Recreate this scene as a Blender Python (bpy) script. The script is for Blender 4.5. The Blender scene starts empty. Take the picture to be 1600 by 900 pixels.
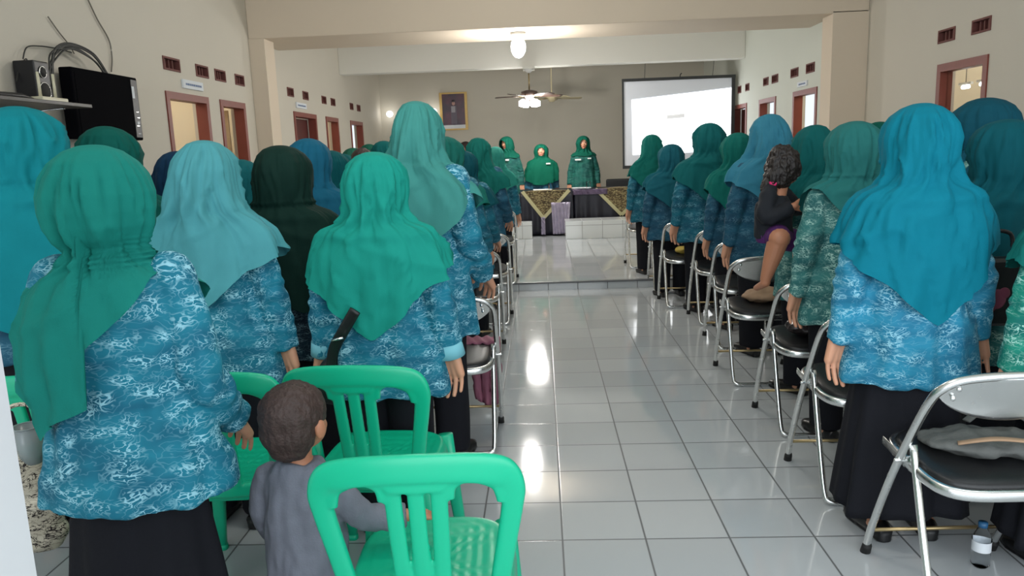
import bpy, bmesh, math, random
import numpy as np
from mathutils import Vector, Matrix, noise
from math import sin, cos, pi, radians, sqrt, exp

SC = bpy.context.scene
COL = SC.collection

# ------------------------------------------------------------------ camera
F_PX = 1183.51
YAW, PITCH, ROLL = -4.34754192e-02, 1.77611089e-01, -3.66769597e-02
CAM = np.array([-0.0393, -2.548, 1.393])
_cy, _sy = cos(YAW), sin(YAW)
FW = np.array([_sy * cos(PITCH), _cy * cos(PITCH), -sin(PITCH)])
RT = np.array([_cy, -_sy, 0.0])
UP = np.cross(RT, FW)
RT2 = RT * cos(ROLL) + UP * sin(ROLL)
UP2 = -RT * sin(ROLL) + UP * cos(ROLL)
cam_d = bpy.data.cameras.new('camera')
cam_d.sensor_width = 36
cam_d.lens = F_PX / 1600 * 36
cam_d.clip_start = 0.05
cam = bpy.data.objects.new('camera', cam_d)
COL.objects.link(cam)
cam.matrix_world = Matrix(((RT2[0], UP2[0], -FW[0], CAM[0]), (RT2[1], UP2[1], -FW[1], CAM[1]),
                           (RT2[2], UP2[2], -FW[2], CAM[2]), (0, 0, 0, 1)))
SC.camera = cam


def ray(u, v):
    return FW + RT2 * (u - 800) / F_PX - UP2 * (v - 450) / F_PX


def at(u, v, x=None, y=None, z=None):
    d = ray(u, v)
    i, val = (0, x) if x is not None else ((1, y) if y is not None else (2, z))
    t = (val - CAM[i]) / d[i]
    return Vector(CAM + d * t)


# ------------------------------------------------------------------ materials
def lin(c):
    return tuple(((v / 255) / 12.92 if v / 255 <= .04045 else ((v / 255 + .055) / 1.055) ** 2.4) for v in c)


def new_mat(name):
    m = bpy.data.materials.new(name)
    m.use_nodes = True
    nt = m.node_tree
    return m, nt, nt.nodes['Principled BSDF']


def N(nt, kind, **kw):
    n = nt.nodes.new(kind)
    for k, v in kw.items():
        if k in n.inputs:
            n.inputs[k].default_value = v
        else:
            setattr(n, k, v)
    return n


def setc(b, key, c):
    b.inputs[key].default_value = (c[0], c[1], c[2], 1)


def plain(name, rgb, rough=.5, metal=0., mottle=.06, scale=6., bump=0., bscale=60., spec=.5, coat=0., sheen=0., k=1.0, srgb=True):
    m, nt, b = new_mat(name)
    c = lin(rgb) if srgb else rgb
    c = tuple(min(.95, x * k) for x in c)
    tc = N(nt, 'ShaderNodeTexCoord')
    no = N(nt, 'ShaderNodeTexNoise', Scale=scale, Detail=4.)
    nt.links.new(tc.outputs['Object'], no.inputs['Vector'])
    mx = N(nt, 'ShaderNodeMix', data_type='RGBA')
    mx.inputs['A'].default_value = tuple(x * (1 - mottle) for x in c) + (1,)
    mx.inputs['B'].default_value = tuple(min(1, x * (1 + mottle)) for x in c) + (1,)
    nt.links.new(no.outputs['Fac'], mx.inputs['Factor'])
    nt.links.new(mx.outputs['Result'], b.inputs['Base Color'])
    b.inputs['Roughness'].default_value = rough
    b.inputs['Metallic'].default_value = metal
    b.inputs['Specular IOR Level'].default_value = spec
    b.inputs['Coat Weight'].default_value = coat
    b.inputs['Sheen Weight'].default_value = sheen
    if bump:
        n2 = N(nt, 'ShaderNodeTexNoise', Scale=bscale, Detail=3.)
        nt.links.new(tc.outputs['Object'], n2.inputs['Vector'])
        bp = N(nt, 'ShaderNodeBump', Strength=bump, Distance=.01)
        nt.links.new(n2.outputs['Fac'], bp.inputs['Height'])
        nt.links.new(bp.outputs['Normal'], b.inputs['Normal'])
    return m


def emit(name, rgb, strength):
    m, nt, b = new_mat(name)
    setc(b, 'Base Color', (.8, .8, .8))
    setc(b, 'Emission Color', rgb)
    b.inputs['Emission Strength'].default_value = strength
    return m


def batik(name, base, dark, line, dens=.5, ls=1.):
    """teal cloth with scribbled pale floral line work"""
    m, nt, b = new_mat(name)
    L = nt.links.new
    tc = N(nt, 'ShaderNodeTexCoord')
    mp = N(nt, 'ShaderNodeMapping')
    mp.inputs['Scale'].default_value = (1, 1, 2.0)
    L(tc.outputs['Object'], mp.inputs['Vector'])
    # warped coordinates
    wn = N(nt, 'ShaderNodeTexNoise', Scale=9., Detail=2.)
    L(mp.outputs['Vector'], wn.inputs['Vector'])
    ws = N(nt, 'ShaderNodeVectorMath', operation='SCALE')
    ws.inputs['Scale'].default_value = .09
    L(wn.outputs['Color'], ws.inputs[0])
    wa = N(nt, 'ShaderNodeVectorMath', operation='ADD')
    L(mp.outputs['Vector'], wa.inputs[0]); L(ws.outputs['Vector'], wa.inputs[1])

    def lines(scale, width):
        n = N(nt, 'ShaderNodeTexNoise', Scale=scale, Detail=1.2)
        L(wa.outputs['Vector'], n.inputs['Vector'])
        s = N(nt, 'ShaderNodeMath', operation='SUBTRACT'); s.inputs[1].default_value = .5
        L(n.outputs['Fac'], s.inputs[0])
        a = N(nt, 'ShaderNodeMath', operation='ABSOLUTE'); L(s.outputs[0], a.inputs[0])
        r = N(nt, 'ShaderNodeMapRange'); r.inputs['From Min'].default_value = width * .35
        r.inputs['From Max'].default_value = width; r.inputs['To Min'].default_value = 1; r.inputs['To Max'].default_value = 0
        L(a.outputs[0], r.inputs['Value'])
        return r.outputs['Result']
    l1 = lines(31 * ls, .036); l2 = lines(50 * ls, .046)
    vo = N(nt, 'ShaderNodeTexVoronoi', Scale=13. * ls)
    L(wa.outputs['Vector'], vo.inputs['Vector'])
    rr = N(nt, 'ShaderNodeMapRange'); rr.inputs['From Min'].default_value = .25; rr.inputs['From Max'].default_value = .62
    rr.inputs['To Min'].default_value = 1; rr.inputs['To Max'].default_value = 0
    L(vo.outputs['Distance'], rr.inputs['Value'])
    mx1 = N(nt, 'ShaderNodeMath', operation='MAXIMUM'); L(l1, mx1.inputs[0]); L(l2, mx1.inputs[1])
    mk = N(nt, 'ShaderNodeMath', operation='MULTIPLY'); L(mx1.outputs[0], mk.inputs[0]); L(rr.outputs['Result'], mk.inputs[1])
    mk2 = N(nt, 'ShaderNodeMath', operation='MULTIPLY'); L(mk.outputs[0], mk2.inputs[0]); mk2.inputs[1].default_value = dens * 1.6
    ml = N(nt, 'ShaderNodeMath', operation='MULTIPLY_ADD'); L(l1, ml.inputs[0]); ml.inputs[1].default_value = .28 * dens
    L(mk2.outputs[0], ml.inputs[2]); ml.use_clamp = True
    cl = N(nt, 'ShaderNodeTexNoise', Scale=7., Detail=2.)
    L(mp.outputs['Vector'], cl.inputs['Vector'])
    cr = N(nt, 'ShaderNodeMapRange'); cr.inputs['From Min'].default_value = .38; cr.inputs['From Max'].default_value = .62
    L(cl.outputs['Fac'], cr.inputs['Value'])
    c1 = N(nt, 'ShaderNodeMix', data_type='RGBA')
    c1.inputs['A'].default_value = lin(dark) + (1,); c1.inputs['B'].default_value = lin(base) + (1,)
    L(cr.outputs['Result'], c1.inputs['Factor'])
    c2 = N(nt, 'ShaderNodeMix', data_type='RGBA')
    c2.inputs['B'].default_value = lin(line) + (1,)
    L(c1.outputs['Result'], c2.inputs['A']); L(ml.outputs[0], c2.inputs['Factor'])
    L(c2.outputs['Result'], b.inputs['Base Color'])
    b.inputs['Roughness'].default_value = .75
    b.inputs['Specular IOR Level'].default_value = .25
    return m


_scarf = {}


def scarf(rgb):
    key = tuple(rgb)
    if key not in _scarf:
        _scarf[key] = plain('scarf_cloth', rgb, rough=.8, mottle=.08, scale=14, bump=.12, bscale=320, spec=.12)
    return _scarf[key]


M = {}
M['wall'] = plain('wall_paint', (200, 194, 181), .72, mottle=.03, scale=1.4, bump=.05, bscale=25)
M['wall_cool'] = plain('wall_paint_far', (204, 207, 197), .72, mottle=.03, scale=1.4, bump=.05, bscale=25)
M['beam'] = plain('beam_paint', (212, 197, 177), .7, mottle=.03, scale=1.4, bump=.05, bscale=25)
M['back'] = plain('back_wall_paint', (198, 192, 178), .7, mottle=.03, scale=1.4)
M['ceil'] = plain('ceiling_paint', (226, 224, 216), .8, mottle=.02, scale=1.4)
M['wood'] = plain('door_frame_wood', (122, 56, 44), .45, mottle=.15, scale=9)
M['wood_dark'] = plain('door_leaf_wood', (84, 34, 30), .42, mottle=.18, scale=9)
M['wood_orange'] = plain('door_leaf_orange', (150, 66, 38), .42, mottle=.15, scale=9)
M['grille'] = plain('vent_clay', (104, 58, 52), .7, mottle=.15, scale=30)
M['grille_dark'] = plain('vent_hollow', (52, 34, 32), .8)
M['room'] = plain('side_room_paint', (226, 214, 190), .8, mottle=.03)
M['black_skirt'] = plain('black_cloth', (22, 23, 29), .85, mottle=.15, scale=8, bump=.1, bscale=200, spec=.2)
M['shoe'] = plain('black_shoe', (14, 14, 16), .35)
M['green_plastic'] = plain('green_plastic', (6, 176, 134), .36, mottle=.02, spec=.5)
M['green_plastic_d'] = plain('green_plastic_deep', (8, 140, 108), .38, mottle=.02)
M['black_vinyl'] = plain('black_vinyl', (24, 25, 27), .42, mottle=.05, bump=.1, bscale=180)
M['rubber'] = plain('black_rubber', (18, 18, 18), .7)
M['black_plastic'] = plain('black_plastic', (15, 16, 22), .4)
M['white_plastic'] = plain('white_plastic', (225, 225, 222), .4)
M['cream_plastic'] = plain('cream_plastic', (205, 200, 175), .4)
M['cable'] = plain('cable', (30, 32, 30), .5)
M['cable_grey'] = plain('grey_cable', (110, 105, 95), .5)
M['grey_cloth'] = plain('grey_jersey', (112, 116, 128), .85, mottle=.2, scale=25, bump=.15, bscale=200)
M['bag_grey'] = plain('grey_bag_cloth', (88, 90, 88), .85, mottle=.35, scale=12, bump=.3, bscale=60)
M['mauve'] = plain('mauve_cloth', (150, 92, 112), .8, mottle=.15, scale=12)
M['beige'] = plain('beige_cloth', (158, 130, 104), .85, mottle=.15, scale=20)
M['cuff'] = plain('pale_teal_cuff', (120, 190, 205), .7)
M['gold'] = plain('gilt_frame', (196, 164, 100), .35, metal=.3, mottle=.15, scale=20)
M['purple_satin'] = plain('purple_satin', (112, 96, 124), .35, mottle=.2, scale=14)
M['skirt_navy'] = plain('black_satin', (20, 19, 34), .4, mottle=.25, scale=10)
M['cream_trim'] = plain('cream_trim', (200, 194, 150), .7)
M['fan_brown'] = plain('fan_brown', (84, 66, 58), .4, mottle=.2)
M['fan_cream'] = plain('fan_cream', (196, 184, 150), .45)
M['brass'] = plain('brass', (170, 150, 110), .3, metal=.8)
M['yellow'] = plain('yellow_cloth', (240, 200, 20), .7)
M['paper'] = plain('paper', (215, 220, 225), .7)
M['black_frame'] = plain('black_screen_frame', (42, 44, 44), .5)


def steel():
    m, nt, b = new_mat('polished_steel')
    setc(b, 'Base Color', (.78, .79, .78)); b.inputs['Metallic'].default_value = 1
    b.inputs['Roughness'].default_value = .22
    tc = N(nt, 'ShaderNodeTexCoord')
    n = N(nt, 'ShaderNodeTexNoise', Scale=30.)
    nt.links.new(tc.outputs['Object'], n.inputs['Vector'])
    r = N(nt, 'ShaderNodeMapRange'); r.inputs['To Min'].default_value = .14; r.inputs['To Max'].default_value = .34
    nt.links.new(n.outputs['Fac'], r.inputs['Value']); nt.links.new(r.outputs['Result'], b.inputs['Roughness'])
    return m


M['steel'] = steel()


def glass():
    m, nt, b = new_mat('clear_glass')
    b.inputs['Transmission Weight'].default_value = 1; b.inputs['Roughness'].default_value = .03
    setc(b, 'Base Color', (.95, .98, 1)); b.inputs['IOR'].default_value = 1.1
    return m


M['glass'] = glass()
M['cup'] = plain('milky_plastic', (200, 212, 214), .25, mottle=.02)
M['cup'].node_tree.nodes['Principled BSDF'].inputs['Transmission Weight'].default_value = .65


def tile_mat(name, size, ox, oy, c1, c2, grout, axes='xy', rough=.075, gw=.0035):
    m, nt, b = new_mat(name)
    L = nt.links.new
    tc = N(nt, 'ShaderNodeTexCoord')
    sp = N(nt, 'ShaderNodeSeparateXYZ'); L(tc.outputs['Object'], sp.inputs[0])

    def edge(out, off):
        a = N(nt, 'ShaderNodeMath', operation='ADD'); a.inputs[1].default_value = off; L(out, a.inputs[0])
        d = N(nt, 'ShaderNodeMath', operation='DIVIDE'); d.inputs[1].default_value = size; L(a.outputs[0], d.inputs[0])
        f = N(nt, 'ShaderNodeMath', operation='FLOOR'); L(d.outputs[0], f.inputs[0])
        fr = N(nt, 'ShaderNodeMath', operation='FRACT'); L(d.outputs[0], fr.inputs[0])
        s = N(nt, 'ShaderNodeMath', operation='SUBTRACT'); s.inputs[1].default_value = .5; L(fr.outputs[0], s.inputs[0])
        ab = N(nt, 'ShaderNodeMath', operation='ABSOLUTE'); L(s.outputs[0], ab.inputs[0])
        return ab.outputs[0], f.outputs[0]
    e1, f1 = edge(sp.outputs[axes[0].upper()], ox)
    e2, f2 = edge(sp.outputs[axes[1].upper()], oy)
    mxx = N(nt, 'ShaderNodeMath', operation='MAXIMUM'); L(e1, mxx.inputs[0]); L(e2, mxx.inputs[1])
    r = N(nt, 'ShaderNodeMapRange'); r.inputs['From Min'].default_value = .5 - gw / size * 1.4; r.inputs['From Max'].default_value = .5 - gw / size * .6
    L(mxx.outputs[0], r.inputs['Value'])
    cb = N(nt, 'ShaderNodeCombineXYZ'); L(f1, cb.inputs[0]); L(f2, cb.inputs[1])
    wn = N(nt, 'ShaderNodeTexWhiteNoise'); L(cb.outputs[0], wn.inputs['Vector'])
    mixc = N(nt, 'ShaderNodeMix', data_type='RGBA')
    mixc.inputs['A'].default_value = lin(c1) + (1,); mixc.inputs['B'].default_value = lin(c2) + (1,)
    L(wn.outputs['Value'], mixc.inputs['Factor'])
    mg = N(nt, 'ShaderNodeMix', data_type='RGBA'); mg.inputs['B'].default_value = lin(grout) + (1,)
    L(mixc.outputs['Result'], mg.inputs['A']); L(r.outputs['Result'], mg.inputs['Factor'])
    L(mg.outputs['Result'], b.inputs['Base Color'])
    rr = N(nt, 'ShaderNodeMapRange'); rr.inputs['To Min'].default_value = rough; rr.inputs['To Max'].default_value = .6
    L(r.outputs['Result'], rr.inputs['Value']); L(rr.outputs['Result'], b.inputs['Roughness'])
    # slight waviness per tile: each tile is tipped a hair, as laid ceramic is
    n2 = N(nt, 'ShaderNodeTexNoise', Scale=5.); L(tc.outputs['Object'], n2.inputs['Vector'])
    bp = N(nt, 'ShaderNodeBump', Strength=.07, Distance=.004)
    iv = N(nt, 'ShaderNodeMath', operation='SUBTRACT'); L(n2.outputs['Fac'], iv.inputs[0]); L(r.outputs['Result'], iv.inputs[1])
    L(iv.outputs[0], bp.inputs['Height']); L(bp.outputs['Normal'], b.inputs['Normal'])
    b.inputs['IOR'].default_value = 1.55
    b.inputs['Specular IOR Level'].default_value = .6
    return m


M['tile'] = tile_mat('floor_tiles', .3, 0, 0, (176, 181, 184), (188, 193, 196), (92, 95, 97))
M['tile_dais'] = tile_mat('dais_tiles', .3, .05, .02, (214, 218, 218), (222, 226, 226), (140, 142, 142), axes='xz')


# ------------------------------------------------------------------ mesh helpers
class MB:
    def __init__(s):
        s.v, s.f, s.mi = [], [], []
        s.m = 0

    def add(s, vs, fs):
        o = len(s.v)
        s.v += [tuple(v) for v in vs]
        s.f += [tuple(i + o for i in f) for f in fs]
        s.mi += [s.m] * len(fs)
        return s

    def box(s, x0, x1, y0, y1, z0, z1):
        v = [(x, y, z) for x in (x0, x1) for y in (y0, y1) for z in (z0, z1)]
        return s.add(v, [(0, 1, 3, 2), (4, 6, 7, 5), (0, 4, 5, 1), (2, 3, 7, 6), (0, 2, 6, 4), (1, 5, 7, 3)])

    def sweep(s, pts, a, b=None, up=(0, 0, 1), n=12, p=2., cap=True, closed=False):
        """elliptic (or squarish, p>2) section swept along pts. a: half width across, b: half thickness."""
        P = [Vector(q) for q in pts]; K = len(P)
        A = a if isinstance(a, (list, tuple)) else [a] * K
        B = (b if isinstance(b, (list, tuple)) else [b] * K) if b is not None else A
        upv = Vector(up)
        vs, fs = [], []
        for i in range(K):
            if closed:
                t = P[(i + 1) % K] - P[i - 1]
            else:
                t = P[min(i + 1, K - 1)] - P[max(i - 1, 0)]
            t.normalize()
            side = t.cross(upv)
            if side.length < 1e-4:
                side = t.cross(Vector((0.3, 1, 0.1)))
            side.normalize(); nm = side.cross(t).normalized()
            for j in range(n):
                th = 2 * pi * j / n
                c, q = cos(th), sin(th)
                cc = math.copysign(abs(c) ** (2 / p), c); qq = math.copysign(abs(q) ** (2 / p), q)
                vs.append(P[i] + side * (A[i] * cc) + nm * (B[i] * qq))
        for i in range(K if closed else K - 1):
            i2 = (i + 1) % K
            for j in range(n):
                j2 = (j + 1) % n
                fs.append((i * n + j, i * n + j2, i2 * n + j2, i2 * n + j))
        if cap and not closed:
            fs.append(tuple(range(n))[::-1]); fs.append(tuple((K - 1) * n + j for j in range(n)))
        return s.add(vs, fs)

    def capsule(s, p0, p1, r0, r1, n=14, flat=1., up=(0, 0, 1)):
        p0, p1 = Vector(p0), Vector(p1); d = (p1 - p0)
        L = d.length; d = d.normalized() if L > 1e-6 else Vector((0, 0, 1))
        pts, A, B = [], [], []
        for k in range(5):
            a = pi / 2 * (1 - k / 4) + .0
            pts.append(p0 - d * r0 * sin(a)); A.append(max(r0 * cos(a), .0006))
        for k in range(5):
            a = pi / 2 * k / 4
            pts.append(p1 + d * r1 * sin(a)); A.append(max(r1 * cos(a), .0006))
        return s.sweep(pts, A, [x * flat for x in A], up=up, n=n)

    def ball(s, c, r, n=18, m=12):
        rx, ry, rz = r if isinstance(r, (tuple, list)) else (r, r, r)
        vs = [(c[0], c[1], c[2] + rz)]; fs = []
        for i in range(1, m):
            a = pi * i / m
            for j in range(n):
                t = 2 * pi * j / n
                vs.append((c[0] + rx * sin(a) * cos(t), c[1] + ry * sin(a) * sin(t), c[2] + rz * cos(a)))
        vs.append((c[0], c[1], c[2] - rz))
        for j in range(n):
            fs.append((0, 1 + j, 1 + (j + 1) % n))
            for i in range(m - 2):
                a0, b0 = 1 + i * n + j, 1 + i * n + (j + 1) % n
                fs.append((a0, a0 + n, b0 + n, b0))
            fs.append((len(vs) - 1, 1 + (m - 2) * n + (j + 1) % n, 1 + (m - 2) * n + j))
        return s.add(vs, fs)

    def loft(s, rings, cap=True):
        n = len(rings[0]); vs = [p for r in rings for p in r]; fs = []
        for i in range(len(rings) - 1):
            for j in range(n):
                j2 = (j + 1) % n
                fs.append((i * n + j, i * n + j2, (i + 1) * n + j2, (i + 1) * n + j))
        if cap:
            fs.append(tuple(range(n))[::-1]); fs.append(tuple((len(rings) - 1) * n + j for j in range(n)))
        return s.add(vs, fs)

    def mesh(s, name, mats=(), smooth=True):
        me = bpy.data.meshes.new(name)
        me.from_pydata(s.v, [], s.f)
        bm = bmesh.new(); bm.from_mesh(me)
        bmesh.ops.recalc_face_normals(bm, faces=bm.faces)
        bm.to_mesh(me); bm.free()
        for m in mats:
            me.materials.append(m)
        if len(mats) > 1:
            me.polygons.foreach_set('material_index', s.mi)
        if smooth:
            me.polygons.foreach_set('use_smooth', [True] * len(me.polygons))
        me.update()
        return me


def evaluated(me, mods):
    """apply modifiers given as (type, props) and return the new mesh"""
    o = bpy.data.objects.new('tmp', me); COL.objects.link(o)
    for i, (t, pr) in enumerate(mods):
        md = o.modifiers.new('m%d' % i, t)
        for k, v in pr.items():
            setattr(md, k, v)
    dg = bpy.context.evaluated_depsgraph_get(); dg.update()
    r = bpy.data.meshes.new_from_object(o.evaluated_get(dg))
    bpy.data.objects.remove(o)
    for p in r.polygons:
        p.use_smooth = True
    return r


def fuse(mb, name, vox, mats, ratio=None, smooth=4):
    me = mb.mesh(name)
    mods = [('REMESH', dict(mode='VOXEL', voxel_size=vox)), ('SMOOTH', dict(factor=.5, iterations=smooth))]
    if ratio:
        mods.append(('DECIMATE', dict(ratio=ratio)))
    r = evaluated(me, mods)
    r.name = name
    r.materials.clear()
    for m in mats:
        r.materials.append(m)
    return r


def displace(me, fn):
    n = len(me.vertices)
    co = np.empty(n * 3); me.vertices.foreach_get('co', co); co = co.reshape(-1, 3)
    no = np.empty(n * 3); me.vertices.foreach_get('normal', no); no = no.reshape(-1, 3)
    d = np.array([fn(c) for c in co])
    me.vertices.foreach_set('co', (co + no * d[:, None]).ravel()); me.update()


def tag(o, label=None, cat=None, group=None, kind=None):
    if label: o['label'] = label
    if cat: o['category'] = cat
    if group: o['group'] = group
    if kind: o['kind'] = kind
    return o


def link(name, me, parent=None, loc=None, rot=None, scale=None):
    o = bpy.data.objects.new(name, me); COL.objects.link(o)
    if parent: o.parent = parent
    if loc is not None: o.location = loc
    if rot is not None: o.rotation_euler = rot
    if scale is not None: o.scale = scale
    return o


def thing(name, label, cat, loc=(0, 0, 0), rz=0., group=None):
    o = bpy.data.objects.new(name, None); COL.objects.link(o)
    o.location = loc; o.rotation_euler = (0, 0, rz); o.empty_display_size = .1
    return tag(o, label, cat, group)


def struct(name, me, parent=None):
    o = link(name, me, parent)
    if not parent: o['kind'] = 'structure'
    return o


def dup(root, loc, rz=0., label=None, group=None, scale=None):
    r = root.copy(); COL.objects.link(r); r.location = loc; r.rotation_euler = (0, 0, rz)
    if label: r['label'] = label
    if group: r['group'] = group
    if scale: r.scale = scale
    for ch in list(root.children):
        c = ch.copy(); COL.objects.link(c); c.parent = r
        for g in ch.children:
            d = g.copy(); COL.objects.link(d); d.parent = c
    return r


def bez(pts, n=8):
    """Catmull-Rom through pts"""
    P = [Vector(p) for p in pts]; out = []
    for i in range(len(P) - 1):
        a, b, c, d = P[max(i - 1, 0)], P[i], P[i + 1], P[min(i + 2, len(P) - 1)]
        for k in range(n):
            t = k / n
            out.append(.5 * ((2 * b) + (c - a) * t + (2 * a - 5 * b + 4 * c - d) * t * t + (3 * b - a - 3 * c + d) * t ** 3))
    out.append(P[-1])
    return out


def bevelbox(x0, x1, y0, y1, z0, z1, r, name, mats):
    me = MB().box(x0, x1, y0, y1, z0, z1).mesh(name, mats, smooth=False)
    bm = bmesh.new(); bm.from_mesh(me)
    bmesh.ops.bevel(bm, geom=bm.edges[:], offset=r, segments=3, affect='EDGES', profile=.6)
    bm.to_mesh(me); bm.free()
    return me
# ------------------------------------------------------------------ the hall
LX, RXF, RXN, YB, YS, ZC = -3.15, 3.13, 3.42, 12.6, 5.03, 3.4
Y0 = -2.2     # near end, open to the day behind the photographer


def wall_with_holes(x, thick, y0, y1, holes, mat, name, zt=ZC):
    """a wall in the plane x (thick: signed depth away from the room) with real openings (ya, yb, za, zb)"""
    mb = MB(); ys = sorted({y0, y1} | {h[0] for h in holes} | {h[1] for h in holes})
    for a, b in zip(ys, ys[1:]):
        hs = sorted([h for h in holes if h[0] <= a + 1e-6 and h[1] >= b - 1e-6], key=lambda h: h[2]); z = 0
        for h in hs:
            if h[2] > z: mb.box(min(x, x + thick), max(x, x + thick), a, b, z, h[2])
            z = h[3]
        mb.box(min(x, x + thick), max(x, x + thick), a, b, z, zt)
    return struct(name, mb.mesh(name, [mat], smooth=False))


# floor, with the raised rear part
struct('floor', MB().box(LX - 3, RXN + 3, -4.2, YS, -.1, 0).mesh('floor', [M['tile']], smooth=False))
struct('floor_raised', MB().box(LX - 3, RXN + 3, YS, YB + .2, -.1, .08).mesh('floor_raised', [M['tile']], smooth=False))
struct('trim_1', bevelbox(LX, RXF, YS - .012, YS + .03, .066, .084, .006, 'trim_1', [plain('step_nosing', (92, 94, 96), .35)]))
struct('ceiling', MB().box(LX - .2, RXN + .2, Y0, YB + .2, ZC, ZC + .1).mesh('ceiling', [M['ceil']], smooth=False))
struct('wall_back', MB().box(LX - .15, RXF + .15, YB, YB + .15, 0, ZC).mesh('wall_back', [M['back']], smooth=False))

LD = [(3.84, 4.66, 2.0), (4.93, 5.56, 2.0), (7.17, 8.15, 2.0), (8.63, 9.31, 2.0), (10.08, 10.94, 2.0)]
RD = [(6.46, 7.29, 2.0), (8.0, 8.78, 2.0), (9.45, 10.25, 2.0)]
LG = [(3.86, 4.16), (4.47, 4.73), (4.88, 5.13), (5.37, 5.61), (7.0, 7.24), (7.62, 7.86), (8.5, 8.73), (8.98, 9.22), (10.13, 10.35), (10.62, 10.86)]
RG = [(6.57, 6.85), (7.13, 7.41), (7.93, 8.2), (8.36, 8.6), (9.34, 9.55), (9.8, 10.0)]
NG = [(3.62, 3.88), (4.13, 4.40)]
GZ = (2.175, 2.285)
lh = [(a, b, 0 if i != 3 else 0, z) for i, (a, b, z) in enumerate(LD)] + [(a, b) + GZ for a, b in LG]
rh = [(a, b, 0, z) for a, b, z in RD] + [(a, b) + GZ for a, b in RG]
wall_with_holes(LX, -.15, Y0, YB, lh, M['wall'], 'wall_left')
wall_with_holes(RXF, .15, 6.1, YB, rh, M['wall_cool'], 'wall_right')
wall_with_holes(RXN, .15, Y0, 6.1, [(3.62, 4.37, 0, 2.0)] + [(a, b) + GZ for a, b in NG], M['wall'], 'wall_right_near')

gi = 0


def vent(x, sgn, a, b, where):
    t = thing('wall_vent', where, 'vent', (x, (a + b) / 2, GZ[0]), 0, 'clay vents above the doors')
    L = b - a; z0, z1 = 0, GZ[1] - GZ[0]; mb = MB(); xa, xb = sorted((sgn * -.008, sgn * .06))
    f = .016
    mb.box(xa, xb, -L / 2, L / 2, z0, z0 + f); mb.box(xa, xb, -L / 2, L / 2, z1 - f, z1)
    mb.box(xa, xb, -L / 2, -L / 2 + f, z0 + f, z1 - f); mb.box(xa, xb, L / 2 - f, L / 2, z0 + f, z1 - f)
    link('frame', mb.mesh('frame', [M['grille']], smooth=False), t)
    xc, xd = sorted((sgn * .02, sgn * .05))
    for k in range(3):
        y = -L / 2 + f + (L - 2 * f) * (k + 1) / 4
        link('bar', MB().box(xc, xd, y - .008, y + .008, z0 + f, z1 - f).mesh('bar', [M['grille']], smooth=False), t)
    xe, xg = sorted((sgn * .058, sgn * .064))
    link('backing', MB().box(xe, xg, -L / 2, L / 2, 0, z1).mesh('backing', [M['grille_dark']], smooth=False), t)


ordn = ['first', 'second', 'third', 'fourth', 'fifth', 'sixth', 'seventh', 'eighth', 'ninth', 'farthest']
for i, (a, b) in enumerate(LG): vent(LX, -1, a, b, 'small red clay vent high on the left wall, %s counting from the television' % ordn[i])
for i, (a, b) in enumerate(RG): vent(RXF, 1, a, b, 'small red clay vent high on the far right wall, %s counting from the pillar' % ordn[i])
for i, (a, b) in enumerate(NG): vent(RXN, 1, a, b, 'red clay vent over the glazed door on the near right wall, %s the pillar' % ('farther from', 'nearer')[i])


def door_frame(n, x, sgn, a, b, zt, wood, fr=.055, name='door_%d'):
    r = thing(name % n, None, None, (x, (a + b) / 2, 0)); r['kind'] = 'structure'
    L = (b - a) / 2; mb = MB(); xa, xb = sorted((-sgn * .012, sgn * .095))
    mb.box(xa, xb, -L - .002, -L + fr, 0, zt); mb.box(xa, xb, L - fr, L + .002, 0, zt); mb.box(xa, xb, -L + fr, L - fr, zt - fr * 1.1, zt)
    link('door_frame', mb.mesh('door_frame', [wood], smooth=False), r)
    return r


def leaf(r, x0, y0, x1, y1, zt, mat, panels=True, handle=True):
    """a door leaf between two floor points, local to r"""
    d = Vector((x1 - x0, y1 - y0, 0)); L = d.length; d.normalize(); n = Vector((-d.y, d.x, 0)) * .018
    def slab(mb, s0, s1, z0, z1, k):
        P = [Vector((x0, y0, 0)) + d * s for s in (s0, s1)]
        v = [p + n * k * q + Vector((0, 0, z)) for p in P for q in (-1, 1) for z in (z0, z1)]
        mb.add(v, [(0, 1, 3, 2), (4, 6, 7, 5), (0, 4, 5, 1), (2, 3, 7, 6), (0, 2, 6, 4), (1, 5, 7, 3)])
    mb = MB(); slab(mb, 0, L, .01, zt, 1)
    o = link('door_leaf', mb.mesh('door_leaf', [mat], smooth=False), r)
    if panels:
        mb = MB()
        for z0, z1 in ((.15, .85), (1.0, zt - .15)): slab(mb, .1, L - .1, z0, z1, 1.35)
        link('door_panel', mb.mesh('door_panel', [mat], smooth=False), o)
    if handle:
        p = Vector((x0, y0, 1.0)) + d * (L - .07)
        link('door_handle', MB().capsule(p - n * 3, p + n * 3, .01, .01, n=10).capsule(p + n * 3, p + n * 3 - d * .09, .008, .008, n=10).mesh('door_handle', [M['brass']]), o)
    return o


# left doors
for i, (a, b, zt) in enumerate(LD):
    r = door_frame(i + 1, LX, -1, a, b, zt, M['wood']); L = (b - a) / 2
    if i == 1: leaf(r, -.17, L - .03, -.75, L - .10, zt - .07, plain('pale_door_leaf', (196, 168, 132), .5))
    if i == 2: leaf(r, -.13, L - .05, -.13, -L + .05, zt - .07, M['wood_dark'])
# right doors
for i, (a, b, zt) in enumerate(RD):
    r = door_frame(i + 6, RXF, 1, a, b, zt, M['wood']); L = (b - a) / 2
    if i == 2: leaf(r, .13, L - .05, .13, -L + .05, zt - .07, M['wood_dark'])
r = door_frame(9, RXN, 1, 3.62, 4.37, 2.0, M['wood'], fr=.06)
gl = MB().box(.05, .056, -.315, .315, .1, 1.93).mesh('window_pane', [M['glass']], smooth=False)
link('window_pane', gl, r)

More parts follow.
